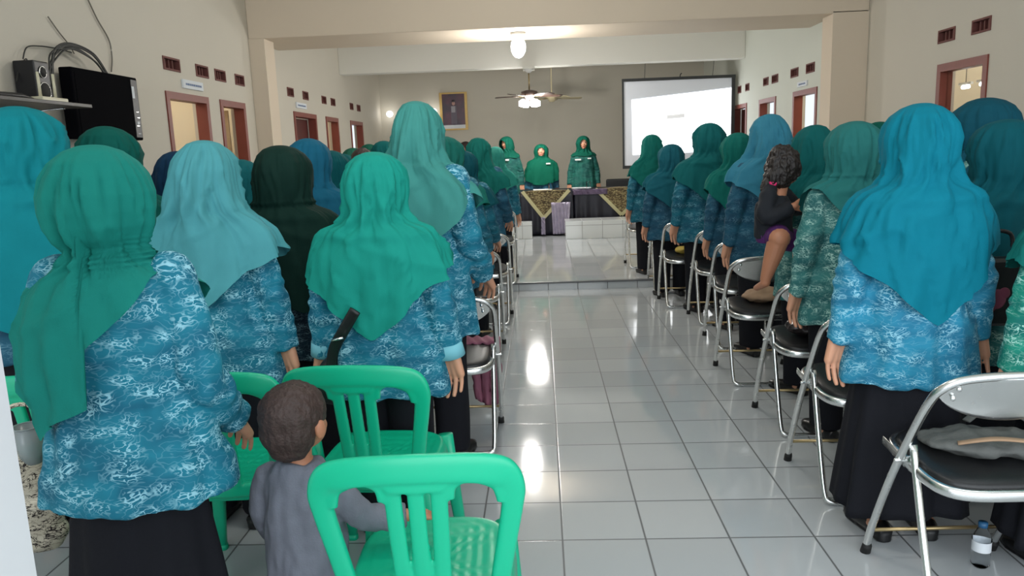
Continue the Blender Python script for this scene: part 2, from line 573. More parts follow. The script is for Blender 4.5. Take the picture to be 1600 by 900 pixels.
# side rooms seen through the doors
struct('wall_side_room_left', MB().box(LX - 2.0, LX - 1.9, -2.2, 6.3, 0, 3.3).box(LX - 2.0, LX - .15, 4.76, 4.83, 0, 3.3).box(LX - 2, LX - .15, 6.3, 6.4, 0, 3.3)
       .box(LX - 2.0, LX - .15, 3.0, 3.1, 0, 3.3).mesh('r', [M['room']], smooth=False))
struct('wall_side_room_left_far', MB().box(LX - 2.0, LX - 1.9, 8.3, YB, 0, 1.0).box(LX - 2.0, LX - 1.9, 8.3, YB, 1.95, 3.3).box(LX - 2, LX - 1.9, 8.3, 9.6, 1, 1.95).box(LX - 2.0, LX - .15, 8.2, 8.3, 0, 3.3)
       .box(LX - 2.0, LX - .15, 9.7, 9.78, 0, 3.3).mesh('r', [M['room']], smooth=False))
struct('wall_side_room_right', MB().box(RXN + 1.9, RXN + 2.0, 2.5, 7.6, 0, 3.3).box(RXN + .15, RXN + 2.0, 7.5, 7.6, 0, 3.3).box(RXN + .15, RXN + 2, 5.2, 5.3, 0, 3.3)
       .box(RXN + .15, RXN + 2, 2.5, 2.6, 0, 3.3).mesh('r', [M['room']], smooth=False))
struct('ceiling_side_rooms', MB().box(LX - 2, LX - .15, 3.0, YB, 3.3, 3.35).box(RXN + .15, RXN + 2, 2.5, 7.6, 3.3, 3.35).mesh('c', [M['ceil']], smooth=False))

for u, v in ((1509, 136), (1538, 131)):  # glowing tubes added behind the pane in place of lamp reflections on its glass
    p = at(u, v, x=RXN + .36)
    t = thing('lamp_reflection', 'short glowing tube added for a lamp reflection in the glazed door, the %s one' % ('left' if u < 1520 else 'right'), 'lamp', p)
    link('tube', MB().capsule((0, -.045, -.0), (0, .045, .0), .016, .016).mesh('tube', [emit('reflection_glow', (1, .98, .95), 12)]), t)
    link('added_holder', MB().box(-.012, .012, -.10, .10, .02, .04).mesh('added_holder', [M['white_plastic']], smooth=False), t)
    link('added_wire', MB().sweep([(0, 0, .03), (0, 0, 3.3 - p.z)], .003, n=6).mesh('wire', [M['cable_grey']]), t)

# yellow cloth hanging in the first right-hand side room
vs = []; n = 24
for i in range(n + 1):
    for k in (0, 1):
        vs.append((RXF + .55 + .02 * sin(i * 1.7), 6.25 + .75 * i / n, (1.0, 1.72)[k] - .01 * sin(i)))
tag(link('hanging_cloth', evaluated(MB().add(vs, [(2 * i, 2 * i + 1, 2 * i + 3, 2 * i + 2) for i in range(n)]).mesh('hanging_cloth', [M['yellow']]), [('SOLIDIFY', dict(thickness=.006))])),
    'bright yellow cloth hanging inside the open doorway on the far right', 'cloth')

# pillars and beams
struct('trim_2', MB().box(LX, -2.98, 5.85, 6.15, 0, 2.69).mesh('pillar', [M['beam']], smooth=False))
struct('trim_3', MB().box(3.05, RXN, 5.85, 6.15, 0, 2.71).mesh('pillar', [M['beam']], smooth=False))
struct('ceiling_beam', bevelbox(LX, RXN, 5.85, 6.80, 2.69, ZC, .012, 'ceiling_beam', [M['beam']]))
struct('ceiling_beam_rear', bevelbox(LX, RXF, 9.60, 9.85, 2.68, ZC, .012, 'ceiling_beam_rear', [M['ceil']]))

# dais of white tiles, and its little block on the left
struct('floor_dais', bevelbox(.30, RXF, 8.75, 9.25, .08, .345, .004, 'floor_dais', [M['tile_dais']]))
struct('floor_dais_block', bevelbox(-.62, -.20, 8.95, 9.20, .08, .33, .004, 'floor_dais_block', [M['tile_dais']]))
# door jamb at the photographer's left elbow
wj = plain('white_jamb_paint', (250, 251, 252), .3, coat=.3)
struct('door_10', MB().box(-1.5, -.585, -2.0, -1.85, 0, 2.6).mesh('jamb', [wj], smooth=False))
struct('trim_4', MB().box(-.66, -.575, -2.005, -1.845, 0, 2.6).mesh('jamb_edge', [plain('grey_jamb_strip', (205, 207, 210), .3)], smooth=False))

# ------------------------------------------------------------------ lamps
M['black_tv'] = plain('tv_black', (8, 8, 12), .9, spec=.05)
bulbm = emit('lit_globe', (1, .99, .96), 28)
L1 = at(809, 47, y=6.2); L1.z = 2.69
t = thing('ceiling_lamp', 'bright white globe lamp on the underside of the front beam', 'lamp', L1)
link('base', MB().sweep([(0, 0, 0), (0, 0, -.02), (0, 0, -.05)], [.085, .085, .06], up=(0, 1, 0), n=28).mesh('base', [M['white_plastic']]), t)
link('bulb', MB().ball((0, 0, -.155), (.082, .082, .115), n=28, m=18).mesh('bulb', [bulbm]), t)


def fan(label, loc, drop, wood, glow, n_bl, rot, sc=1.):
    t = thing('ceiling_fan', label, 'ceiling fan', loc)
    link('canopy', MB().sweep([(0, 0, 0), (0, 0, -.03), (0, 0, -.06)], [.06, .055, .02], up=(0, 1, 0), n=24).mesh('canopy', [M['white_plastic']]), t)
    link('rod', MB().sweep([(0, 0, -.05), (0, 0, -drop)], .011, n=12).mesh('rod', [M['brass'] if glow else wood]), t)
    link('motor_housing', MB().sweep([(0, 0, -drop + .02), (0, 0, -drop), (0, 0, -drop - .055), (0, 0, -drop - .08), (0, 0, -drop - .12)], [.05, .125, .125, .07, .045], up=(0, 1, 0), n=32).mesh('motor_housing', [wood]), t)
    for k in range(n_bl):
        a = rot + 2 * pi * k / n_bl; d = Vector((cos(a), sin(a), 0)); z = -drop - .065
        b = link('blade', MB().sweep([d * .17 + Vector((0, 0, z)), d * .26 + Vector((0, 0, z)), d * .5 + Vector((0, 0, z)), d * .54 + Vector((0, 0, z))], [.04, .058, .066, .045], [.004] * 4, up=(.0 - .2 * d.y, .2 * d.x, 1), n=12, p=4).mesh('blade', [wood]), t)
        link('blade_arm', MB().sweep([d * .07 + Vector((0, 0, z - .0)), d * .20 + Vector((0, 0, z))], .014, .005, n=8).mesh('blade_arm', [M['brass']]), b)
    if glow:
        for k in range(4):
            a = .5 + k * pi / 2; d = Vector((cos(a), sin(a), 0)); c = d * .115 + Vector((0, 0, -drop - .17))
            link('arm', MB().sweep([(0, 0, -drop - .11), tuple(d * .08 + Vector((0, 0, -drop - .125)))], .009, n=8).mesh('arm', [M['brass']]), t)
            link('lamp_shade', MB().sweep([c + Vector((0, 0, .045)) - d * .02, c + d * .005, c - Vector((0, 0, .05)) + d * .02], [.028, .062, .045], up=(0, 1, 0), n=20).mesh('lamp_shade', [bulbm]), t)
    return t


FP = at(826, 110, y=9.35)
FP.z = at(826, 108, y=9.35).z
struct('ceiling_beam_plate', MB().box(FP.x - .09, FP.x + .09, 9.28, 9.62, FP.z, FP.z + .03).mesh('plate', [M['ceil']], smooth=False))
fan('dark brown ceiling fan with a cluster of lit glass shades, hanging by the rear beam', FP, .33, M['fan_brown'], True, 5, 2.9)
FP2 = at(862, 150, y=11.2)
fan('pale cream ceiling fan hanging behind the lit brown fan', (FP2.x, 11.2, ZC), ZC - FP2.z - .02, M['fan_cream'], False, 5, .2)
wl = []
for u, v, lb in ((608, 178, 'left, half behind the tall woman'), (677, 174, 'right, beside the framed portrait')):
    p = at(u, v, y=12.45)
    t = thing('wall_lamp', 'small glowing bulb on the back wall, the %s' % lb, 'lamp', (p.x, YB, p.z))
    link('base', MB().sweep([(0, -.002, 0), (0, -.03, 0)], .045, up=(0, 0, 1), n=20).mesh('base', [M['white_plastic']]), t)
    link('bulb', MB().ball((0, -.09, 0), (.065, .065, .06)).mesh('bulb', [emit('small_bulb_glow', (1, .99, .96), 4)]), t)
    wl.append(p)

# ------------------------------------------------------------------ picture, screen, signs
p = at(709, 174, y=YB - .03)
t = thing('framed_portrait', 'gilt framed portrait of a standing figure on the back wall', 'picture', (p.x, YB, p.z))
W_, H_ = .27, .36
mb = MB()
for q in ((-W_, -W_ + .05, -H_, H_), (W_ - .05, W_, -H_, H_)): mb.box(q[0], q[1], -.05, -.005, q[2], q[3])
mb.box(-W_ + .05, W_ - .05, -.05, -.005, H_ - .03, H_); mb.box(-W_ + .05, W_ - .05, -.05, -.005, -H_, -H_ + .03)
link('frame', mb.mesh('frame', [M['gold']], smooth=False), t)
pm, nt, b = new_mat('portrait_print')
tc = N(nt, 'ShaderNodeTexCoord'); n1 = N(nt, 'ShaderNodeTexNoise', Scale=4.); nt.links.new(tc.outputs['Object'], n1.inputs['Vector'])
rp = N(nt, 'ShaderNodeValToRGB'); rp.color_ramp.elements[0].position = .4; rp.color_ramp.elements[0].color = lin((72, 62, 72)) + (1,)
rp.color_ramp.elements[1].position = .62; rp.color_ramp.elements[1].color = lin((96, 66, 78)) + (1,)
nt.links.new(n1.outputs['Fac'], rp.inputs['Fac']); nt.links.new(rp.outputs['Color'], b.inputs['Base Color']); b.inputs['Roughness'].default_value = .25
pr = link('print', MB().box(-W_ + .05, W_ - .05, -.03, -.02, -H_ + .10, H_ - .03).mesh('print', [pm], smooth=False), t)
link('mount', MB().box(-W_ + .05, W_ - .05, -.031, -.019, -H_ + .03, -H_ + .10).mesh('mount', [M['paper']], smooth=False), t)
fig = MB(); fig.m = 0
fig.box(-.055, .055, -.034, -.030, -.24, .10); fig.m = 1; fig.ball((0, -.032, .155), (.032, .003, .042)); fig.m = 2; fig.ball((0, -.033, .195), (.035, .003, .024))
fig.m = 3; fig.box(-.045, .03, -.036, -.034, -.02, .10)
link('figure', fig.mesh('figure', [plain('suit_print', (92, 84, 96), .3), plain('face_print', (170, 130, 120), .3), plain('cap_print', (40, 30, 36), .3), plain('shirt_print', (150, 146, 152), .3)], smooth=False), pr)

# projection screen hanging just behind the rear beam
a_, b_, c_, d_ = at(972, 124, y=9.98), at(1149, 119, y=9.98), at(1148, 259, y=9.98), at(973, 261, y=9.98)
x0, x1, z0, z1 = (a_.x + d_.x) / 2, b_.x, d_.z, (a_.z + b_.z) / 2 + .0
t = thing('projection_screen', 'white projector screen with black border hanging beside the right wall', 'projection screen', ((x0 + x1) / 2, 9.98, z0))
w2, h2 = (x1 - x0) / 2, z1 - z0
link('screen_surface', MB().box(-w2 + .02, w2 - .02, .006, .012, .02, h2 - .02).mesh('s', [plain('screen_white', (226, 230, 238), .8, mottle=.01)], smooth=False), t)
fr = MB()
fr.box(-w2, -w2 + .028, -.004, .014, 0, h2); fr.box(w2 - .055, w2, -.004, .014, 0, h2); fr.box(-w2, w2, -.02, .03, h2 - .03, h2 + .015); fr.box(-w2, w2, -.015, .025, -.03, .018)
link('border', fr.mesh('border', [M['black_frame']], smooth=False), t)
link('hook', MB().sweep([(.02, 0, h2), (.03, 0, h2 + .05), (.05, 0, h2 + .07)], .008, n=8).mesh('hook', [M['black_frame']]), t)
for sx in (-.6, .6):
    link('hanging_cord', MB().sweep([(sx * w2, 0, h2), (sx * w2, -.10, ZC - z0 - .3 if 0 else 2.72 - z0)], .004, n=6).mesh('hanging_cord', [M['black_frame']]), t)
# the lit picture, a keystoned patch of projector light
q = [at(u, v, y=9.98) - Vector(((x0 + x1) / 2, 9.98, z0)) for u, v in ((987, 156), (1143, 137), (1141, 235), (989, 242))]
mb = MB().add([(p_.x, -.0005, p_.z) for p_ in q] + [(p_.x, .005, p_.z) for p_ in q], [(0, 1, 2, 3), (7, 6, 5, 4), (0, 4, 5, 1), (1, 5, 6, 2), (2, 6, 7, 3), (3, 7, 4, 0)])
im = link('projected_image', mb.mesh('i', [emit('projected_light', (.94, .97, 1.0), 1.9)], smooth=False), t)
q = [at(u, v, y=9.96) - Vector(((x0 + x1) / 2, 9.98, z0)) for u, v in ((1042, 180), (1070, 177), (1070, 183.5), (1042, 186))]
mb = MB().add([(p_.x, -.003, p_.z) for p_ in q] + [(p_.x, -.001, p_.z) for p_ in q], [(0, 1, 2, 3), (7, 6, 5, 4), (0, 4, 5, 1), (1, 5, 6, 2), (2, 6, 7, 3), (3, 7, 4, 0)])
link('grey_caption_box', mb.mesh('i', [emit('projected_grey', (.45, .46, .48), .6)], smooth=False), im)


def sign(x, sgn, y, z, L, H, label):
    t = thing('door_sign', label, 'sign', (x, y, z))
    xa, xb = sorted((-sgn * .016, -sgn * .001))
    link('plate', MB().box(xa, xb, -L / 2, L / 2, -H / 2, H / 2).mesh('plate', [M['paper']], smooth=False), t)
    mb = MB(); random.seed(int(y * 10)); yy = -L / 2 + .05
    while yy < L / 2 - .06:
        w = random.uniform(.02, .045); xc, xd = sorted((-sgn * .0165, -sgn * .018))
        mb.box(xc, xd, yy, yy + w, -.010, .008); yy += w + .008
    link('lettering', mb.mesh('lettering', [plain('sign_ink', (96, 116, 150), .6)], smooth=False), t)


sign(LX, -1, 4.36, 2.085, .40, .075, 'small white name plate above the nearest left doorway')
sign(LX, -1, 7.5, 2.085, .42, .07, 'small white name plate above the closed dark door on the left')
sign(RXF, 1, 6.95, 2.07, .34, .06, 'small white name plate above the open doorway on the far right')

# ------------------------------------------------------------------ television, shelf, speaker, router, cables
TA, TB = at(104, 106, x=-3.0), at(212, 122, x=-3.0)
ty0, ty1, tz0, tz1 = TA.y + .05, TB.y + .02, 1.578, 2.03
t = thing('television', 'black flat television mounted high on the left wall', 'television', (-3.04, (ty0 + ty1) / 2, tz0))
Lt = (ty1 - ty0) / 2; Ht = tz1 - tz0
link('housing', bevelbox(-.05, .035, -Lt, Lt, 0, Ht, .012, 'housing', [M['black_tv']]), t)
link('screen', MB().box(.034, .038, -Lt + .03, Lt - .11, .03, Ht - .03).mesh('screen', [M['black_tv']], smooth=False), t)
pan = link('control_panel', MB().box(.034, .040, Lt - .10, Lt - .02, .02, Ht - .02).mesh('panel', [M['black_plastic']], smooth=False), t)
for z0_, z1_, y_, m_ in ((.30, .385, Lt - .085, 'paper'), (.20, .205, Lt - .06, 'steel'), (.115, .135, Lt - .06, 'paper'), (.10, .108, Lt - .07, 'steel'), (.045, .05, Lt - .06, 'paper'), (.16, .166, Lt - .05, 'steel')):
    link('label_sticker', MB().box(.040, .042, y_ - .012, y_ + .02, z0_, z1_).mesh('l', [M[m_]], smooth=False), pan)
link('wall_bracket', MB().box(-.108, -.048, -.1, .1, .12, .32).mesh('wall_bracket', [M['steel']], smooth=False), t)
t = thing('wall_shelf', 'dark shelf on the left wall carrying the router and speaker', 'shelf', (LX, 1.75, 1.755))
link('board', bevelbox(.0, .34, -.75, .43, 0, .022, .004, 'board', [plain('shelf_board', (50, 48, 44), .4)]), t)
for y_ in (-.4, .3):
    link('bracket', MB().sweep([(.0, y_, -.16), (.01, y_, -.02), (.24, y_, -.006)], .012, .006, n=8).mesh('bracket', [M['steel']]), t)
SZ = 1.778
c = at(66, 130, x=-3.02)
t = thing('speaker', 'small black desktop speaker on the left wall shelf', 'speaker', (-3.07, 2.03, SZ))
link('cabinet', bevelbox(-.06, .07, -.07, .07, 0, .25, .01, 'cabinet', [M['black_plastic']]), t)
for z_, r_ in ((.075, .05), (.185, .032)):
    dr = link('speaker_cone', MB().sweep([(.071, 0, z_), (.078, 0, z_)], [r_, r_ * .9], up=(0, 0, 1), n=24).mesh('cone', [M['rubber']]), t)
    link('cone_ring', MB().sweep([(.074, r_ * cos(a), z_ + r_ * sin(a)) for a in [2 * pi * k / 24 for k in range(24)]], .003, n=6, closed=True, up=(1, 0, 0)).mesh('ring', [M['steel']]), dr)
t = thing('wifi_router', 'white router with two upright antennas at the shelf edge', 'router', (-2.93, 1.93, SZ))
link('body', bevelbox(-.05, .05, -.11, .13, 0, .028, .008, 'body', [M['cream_plastic']]), t)
for y_ in (-.055, .085):
    link('antenna', MB().sweep([(.0, y_, .02), (0, y_, .17)], [.010, .009], [.007, .006], up=(1, 0, 0), n=10, p=3).mesh('antenna', [M['cream_plastic']]), t)
tag(link('cable_tray', MB().sweep([(-3.08, 1.15, SZ + .012), (-3.0, 1.4, SZ + .02), (-2.95, 1.7, SZ + .02), (-2.97, 1.85, SZ + .012)], [.05, .06, .05, .03], [.012, .02, .02, .01], n=14).mesh('c', [M['black_plastic']])), 'heap of black adapter and cable lying on the shelf end', 'adapter')
random.seed(5)
for k in range(7):
    r1 = random.uniform(-.03, .03); r2 = random.uniform(-.03, .03)
    pts = [(-3.03, 2.13 + r1, 1.80), (-3.05, 2.18 + r2, 1.95), (-3.06, 2.26 + r1, 2.10 + r2), (-3.06, 2.45, 2.17 + r2 * .7), (-3.06, 2.68 + r1, 2.13 + r2), (-3.05, 2.80 + r2, 2.035)]
    tag(link('cable', MB().sweep(bez(pts, 8), .0055, n=8).mesh('cable', [M['cable']])), 'dark cable in the looped bundle arching over the television', 'cable', 'cables looped over the television')
for pts, lb, mt, r_ in (([at(u, v, x=LX + .012) for u, v in ((135, -6), (152, 30), (170, 62), (175, 90), (174, 112))], 'thin grey cable running down the left wall to the television', 'cable_grey', .005),
                        ([at(u, v, x=LX + .012) for u, v in ((75, 26), (92, 50), (108, 70), (116, 84))], 'thin grey cable slanting across the left wall above the cable bundle', 'cable_grey', .004),
                        ([at(u, v, x=LX + .03) for u, v in ((36, 92), (42, 74), (62, 72), (90, 76), (112, 82))], 'thin black cable arching above the small speaker', 'cable', .004),
                        ([at(u, v, x=LX + .05) for u, v in ((26, 128), (30, 108), (40, 92), (44, 100))], 'short dark cable hooked beside the small speaker', 'cable', .004)):
    tag(link('cable', MB().sweep(bez(pts, 8), r_, n=8).mesh('cable', [M[mt]])), lb, 'cable')

# ------------------------------------------------------------------ head table
def draped_table(x0, x1, y0, y1, zt, zb, label, skirtmat, topmat):
    t = thing('head_table', label, 'table', ((x0 + x1) / 2, (y0 + y1) / 2, .08))
    w, d = (x1 - x0) / 2, (y1 - y0) / 2; zt -= .08; zb -= .08
    link('tabletop', bevelbox(-w + .01, w - .01, -d + .01, d - .01, zt - .035, zt - .004, .004, 'tabletop', [topmat]), t)
    for sx in (-1, 1):
        for sy in (-1, 1):
            link('leg', MB().sweep([(sx * (w - .08), sy * (d - .08), 0), (sx * (w - .08), sy * (d - .08), zt - .03)], .018, n=10).mesh('leg', [M['steel']]), t)
    vs, fs = [], []; n = 160; per = 4 * (w + d); m = 8
    for k in range(m + 1):
        z = zt - (zt - zb) * k / m
        for j in range(n):
            s = per * j / n
            if s < 2 * w: x, y, nx, ny = -w + s, -d, 0, -1
            elif s < 2 * w + 2 * d: x, y, nx, ny = w, -d + s - 2 * w, 1, 0
            elif s < 4 * w + 2 * d: x, y, nx, ny = w - (s - 2 * w - 2 * d), d, 0, 1
            else: x, y, nx, ny = -w, d - (s - 4 * w - 2 * d), -1, 0
            q = .014 * sin(s * 34 + 2 * sin(s * 5)) * k / m
            vs.append((x + nx * q, y + ny * q, z))
    for k in range(m):
        for j in range(n):
            j2 = (j + 1) % n; fs.append((k * n + j, k * n + j2, (k + 1) * n + j2, (k + 1) * n + j))
    fs.append(tuple(range(n)))
    sk = evaluated(MB().add(vs, fs).mesh('table_skirt', [skirtmat]), [('SOLIDIFY', dict(thickness=.003, offset=1))])
    link('table_skirt', sk, t)
    return t


TZ = .775
draped_table(-.38, .44, 9.30, 10.0, TZ, .10, 'head table under a black skirt at the left of the dais', M['skirt_navy'], M['skirt_navy'])
draped_table(.46, 2.0, 9.42, 10.05, TZ, .12, 'long head table under a black skirt at the right of the dais', M['skirt_navy'], M['skirt_navy'])
bt = batik('batik_brown_runner', (92, 76, 54), (52, 40, 32), (206, 192, 140), .8, 2.2)


def runner(xa, xb, tipx, tipz, yf, label):
    """square batik cloth laid cornerwise so that a triangle hangs over the front edge"""
    z = TZ + .008; T = .004
    def tri(A, B, C, dy):
        return [(A[0], A[1] - dy, A[2]), (B[0], B[1] - dy, B[2]), (C[0], C[1] - dy, C[2])]
    y = yf - .022
    cx = (xa + xb) / 2
    vs = [(xa, y, z), (xb, y, z), (tipx, y, tipz), (xa, y - T, z), (xb, y - T, z), (tipx, y - T, tipz), (cx, yf + .36, z), (cx, yf + .36, z - T), (xa, y, z - T), (xb, y, z - T)]
    mb = MB(); mb.m = 0
    mb.add(vs, [(3, 5, 4), (0, 1, 2), (0, 2, 5, 3), (1, 4, 5, 2), (0, 3, 4, 1), (0, 1, 6), (8, 7, 9), (0, 6, 7, 8), (6, 1, 9, 7), (0, 8, 9, 1)])
    o = link('table_runner', mb.mesh('table_runner', [bt], smooth=False)); tag(o, label, 'table runner')
    w = .026
    for A, B in (((xa, y - T - .002, z), (tipx, y - T - .002, tipz)), ((tipx, y - T - .002, tipz), (xb, y - T - .002, z))):
        link('cream_border', MB().sweep([A, B], w, .003, up=(0, 1, 0), n=8, p=6).mesh('cream_border', [M['cream_trim']], smooth=False), o)


runner(-.34, .39, -.02, .36, 9.30, 'brown batik cloth with cream border hanging in a point, on the left head table')
runner(.80, 1.62, 1.20, .36, 9.42, 'brown batik cloth with cream border hanging in a point, on the right head table')
# satin swags
def satin(name, x0, x1, yf, z0, z1, m, label, flare=0.):
    vs = []; nx, nz_ = 26, 14
    for i in range(nx + 1):
        for k in range(nz_ + 1):
            t_ = k / nz_; x = x0 + (x1 - x0) * i / nx; x += flare * (1 - t_) * (i / nx - .4)
            vs.append((x, yf - .012 - .014 * sin(i * 1.3 + 3 * t_) - .010 * sin(k * 2.1 + i * .3), z0 + (z1 - z0) * t_))
    fs = [(i * (nz_ + 1) + k, (i + 1) * (nz_ + 1) + k, (i + 1) * (nz_ + 1) + k + 1, i * (nz_ + 1) + k + 1) for i in range(nx) for k in range(nz_)]
    tag(link(name, evaluated(MB().add(vs, fs).mesh(name, [m]), [('SOLIDIFY', dict(thickness=.004))])), label, 'cloth')


satn = plain('silver_satin', (176, 168, 188), .22, metal=.45, mottle=.3, scale=16)
satin('satin_cloth', .10, .40, 9.235, .11, .60, satn, 'crumpled silver satin cloth hanging between the two head tables', -.05)
satin('satin_ribbon', -.06, .0, 9.225, .11, .38, satn, 'narrow silver satin strip hanging below the left batik point')
satin('satin_band', .44, .98, 9.375, .70, TZ + .004, M['purple_satin'], 'purple satin band along the front edge of the right head table')
for x, y, lb in ((.10, 9.5, 'drinking glass on the left head table'), (.70, 9.6, 'drinking glass on the right head table')):
    t = tag(link('drinking_glass', MB().sweep([(0, 0, 0), (0, 0, .01), (0, 0, .11)], [.028, .030, .036], up=(0, 1, 0), n=20).mesh('glass', [M['glass']]), None, (x, y, TZ + .006)), lb, 'glass')
for x, y, lb in ((-.02, 9.6, 'white papers lying on the left head table'), (.60, 9.75, 'white papers lying on the right head table')):
    tag(link('papers', bevelbox(-.15, .15, -.1, .1, 0, .012, .002, 'papers', [M['paper']]), None, (x, y, TZ + .005)), lb, 'papers')
# black chair behind the right head table
t = thing('office_chair', 'black padded chair behind the right head table', 'chair', (1.28, 10.5, .08))
link('backrest', bevelbox(-.22, .22, -.03, .03, .48, .80, .028, 'backrest', [M['black_vinyl']]), t)
link('seat', bevelbox(-.23, .23, -.46, -.02, .40, .47, .025, 'seat', [M['black_vinyl']]), t)
for sx in (-1, 1):
    link('back_post', MB().sweep([(sx * .12, .0, .44), (sx * .12, .02, .6)], .014, n=8).mesh('post', [M['steel']]), t)
    for y_ in (-.42, -.05):
        link('leg', MB().sweep([(sx * .19, y_, .42), (sx * .21, y_, 0)], .013, n=10).mesh('leg', [M['steel']]), t)

# ------------------------------------------------------------------ people
def skin_mat(name, rgb, face=None):
    m, nt, b = new_mat(name)
    L = nt.links.new
    tc = N(nt, 'ShaderNodeTexCoord')
    no = N(nt, 'ShaderNodeTexNoise', Scale=18., Detail=3.)
    L(tc.outputs['Object'], no.inputs['Vector'])
    mx = N(nt, 'ShaderNodeMix', data_type='RGBA')
    c = lin(rgb)
    mx.inputs['A'].default_value = tuple(x * .88 for x in c) + (1,)
    mx.inputs['B'].default_value = tuple(min(1, x * 1.1) for x in c) + (1,)
    L(no.outputs['Fac'], mx.inputs['Factor'])
    out = mx.outputs['Result']
    if face:   # eyes, brows and lips at their places on the face: (x, z, rx, rz, colour)
        sp = N(nt, 'ShaderNodeSeparateXYZ'); L(tc.outputs['Object'], sp.inputs[0])
        ax = N(nt, 'ShaderNodeMath', operation='ABSOLUTE'); L(sp.outputs['X'], ax.inputs[0])
        fr = N(nt, 'ShaderNodeMath', operation='GREATER_THAN'); L(sp.outputs['Y'], fr.inputs[0]); fr.inputs[1].default_value = face[0]
        for (x, z, rx, rz, col) in face[1]:
            a = N(nt, 'ShaderNodeMath', operation='SUBTRACT'); L(ax.outputs[0], a.inputs[0]); a.inputs[1].default_value = x
            a2 = N(nt, 'ShaderNodeMath', operation='DIVIDE'); L(a.outputs[0], a2.inputs[0]); a2.inputs[1].default_value = rx
            a3 = N(nt, 'ShaderNodeMath', operation='MULTIPLY'); L(a2.outputs[0], a3.inputs[0]); L(a2.outputs[0], a3.inputs[1])
            d = N(nt, 'ShaderNodeMath', operation='SUBTRACT'); L(sp.outputs['Z'], d.inputs[0]); d.inputs[1].default_value = z
            d2 = N(nt, 'ShaderNodeMath', operation='DIVIDE'); L(d.outputs[0], d2.inputs[0]); d2.inputs[1].default_value = rz
            d3 = N(nt, 'ShaderNodeMath', operation='MULTIPLY_ADD'); L(d2.outputs[0], d3.inputs[0]); L(d2.outputs[0], d3.inputs[1]); L(a3.outputs[0], d3.inputs[2])
            lt = N(nt, 'ShaderNodeMath', operation='LESS_THAN'); L(d3.outputs[0], lt.inputs[0]); lt.inputs[1].default_value = 1
            mu = N(nt, 'ShaderNodeMath', operation='MULTIPLY'); L(lt.outputs[0], mu.inputs[0]); L(fr.outputs[0], mu.inputs[1])
            k = N(nt, 'ShaderNodeMix', data_type='RGBA'); L(mu.outputs[0], k.inputs['Factor'])
            L(out, k.inputs['A']); k.inputs['B'].default_value = lin(col) + (1,)
            out = k.outputs['Result']
    L(out, b.inputs['Base Color'])
    b.inputs['Roughness'].default_value = .5
    b.inputs['Subsurface Weight'].default_value = 0.0
    return m


FACE = (.06, [(.031, 1.437, .014, .0055, (245, 240, 235)), (.031, 1.437, .0065, .0065, (30, 18, 14)),
              (.032, 1.458, .019, .004, (40, 26, 22)), (0, 1.372, .024, .0085, (160, 70, 66))])
M['skin'] = skin_mat('skin', (206, 150, 120), FACE)
M['skin_kid'] = skin_mat('skin_child', (182, 124, 94))
M['hair'] = plain('dark_hair', (30, 22, 20), .5, mottle=.3, scale=50, bump=.5, bscale=90)
M['hair_brown'] = plain('dark_brown_hair', (58, 42, 38), .6, mottle=.3, scale=50, bump=.5, bscale=110)


def add_hand(mb, wrist, fdir, back, side, s=1., curl=.5):
    """a palm with four unequal bent fingers and a thumb from its side. fdir: towards the fingertips,
    back: direction the back of the hand faces, side: direction of the thumb"""
    w = Vector(wrist); f = Vector(fdir).normalized(); bk = Vector(back)
    bk = (bk - f * bk.dot(f)).normalized(); sd = f.cross(bk).normalized()
    if sd.dot(Vector(side)) < 0: sd = -sd
    P = lambda a, b_, c: w + (f * a + sd * b_ - bk * c) * s
    for k, o in enumerate((-.030, -.010, .010, .030)):
        mb.capsule(P(.004, o * .55, 0), P(.072, o, 0), .017 * s, .0125 * s, n=10)
    LEN = ((-.031, .052), (-.0105, .066), (.0105, .072), (.0325, .064))
    for o, L in LEN:
        p0 = P(.070, o, 0); r = .0088 * s if L > .055 else .0076 * s
        a = 0; p = p0; sp = 1 + .16 * (1 if o > 0 else -1)
        for j, (fr, da) in enumerate(((.46, curl * .7), (.31, curl * .9), (.23, curl * .6))):
            a += da
            d = f * cos(a) - bk * sin(a) * 1. + sd * (o * 1.9) * cos(a)
            p2 = p + d.normalized() * L * fr * s * 1.12
            mb.capsule(p, p2, r * (1 - .07 * j), r * (1 - .07 * (j + 1)), n=9)
            p = p2
    t0 = P(.018, .026, .006); t1 = P(.052, .052, .014); t2 = P(.078, .060, .020); t3 = P(.100, .060, .027)
    mb.capsule(t0, t1, .015 * s, .0115 * s, n=9); mb.capsule(t1, t2, .0112 * s, .0098 * s, n=9); mb.capsule(t2, t3, .0098 * s, .0085 * s, n=9)


ARM = {'side': ((.150, 0, 1.208), (.216, -.03, .980), (.240, .008, .755), (.07, .05, -1)),
       'fore': ((.160, 0, 1.235), (.215, -.02, .985), (.205, .15, .825), (-.1, .75, -.65)),
       'hold': ((.160, 0, 1.235), (.225, .0, .99), (.06, .20, 1.03), (-.9, .35, .1))}


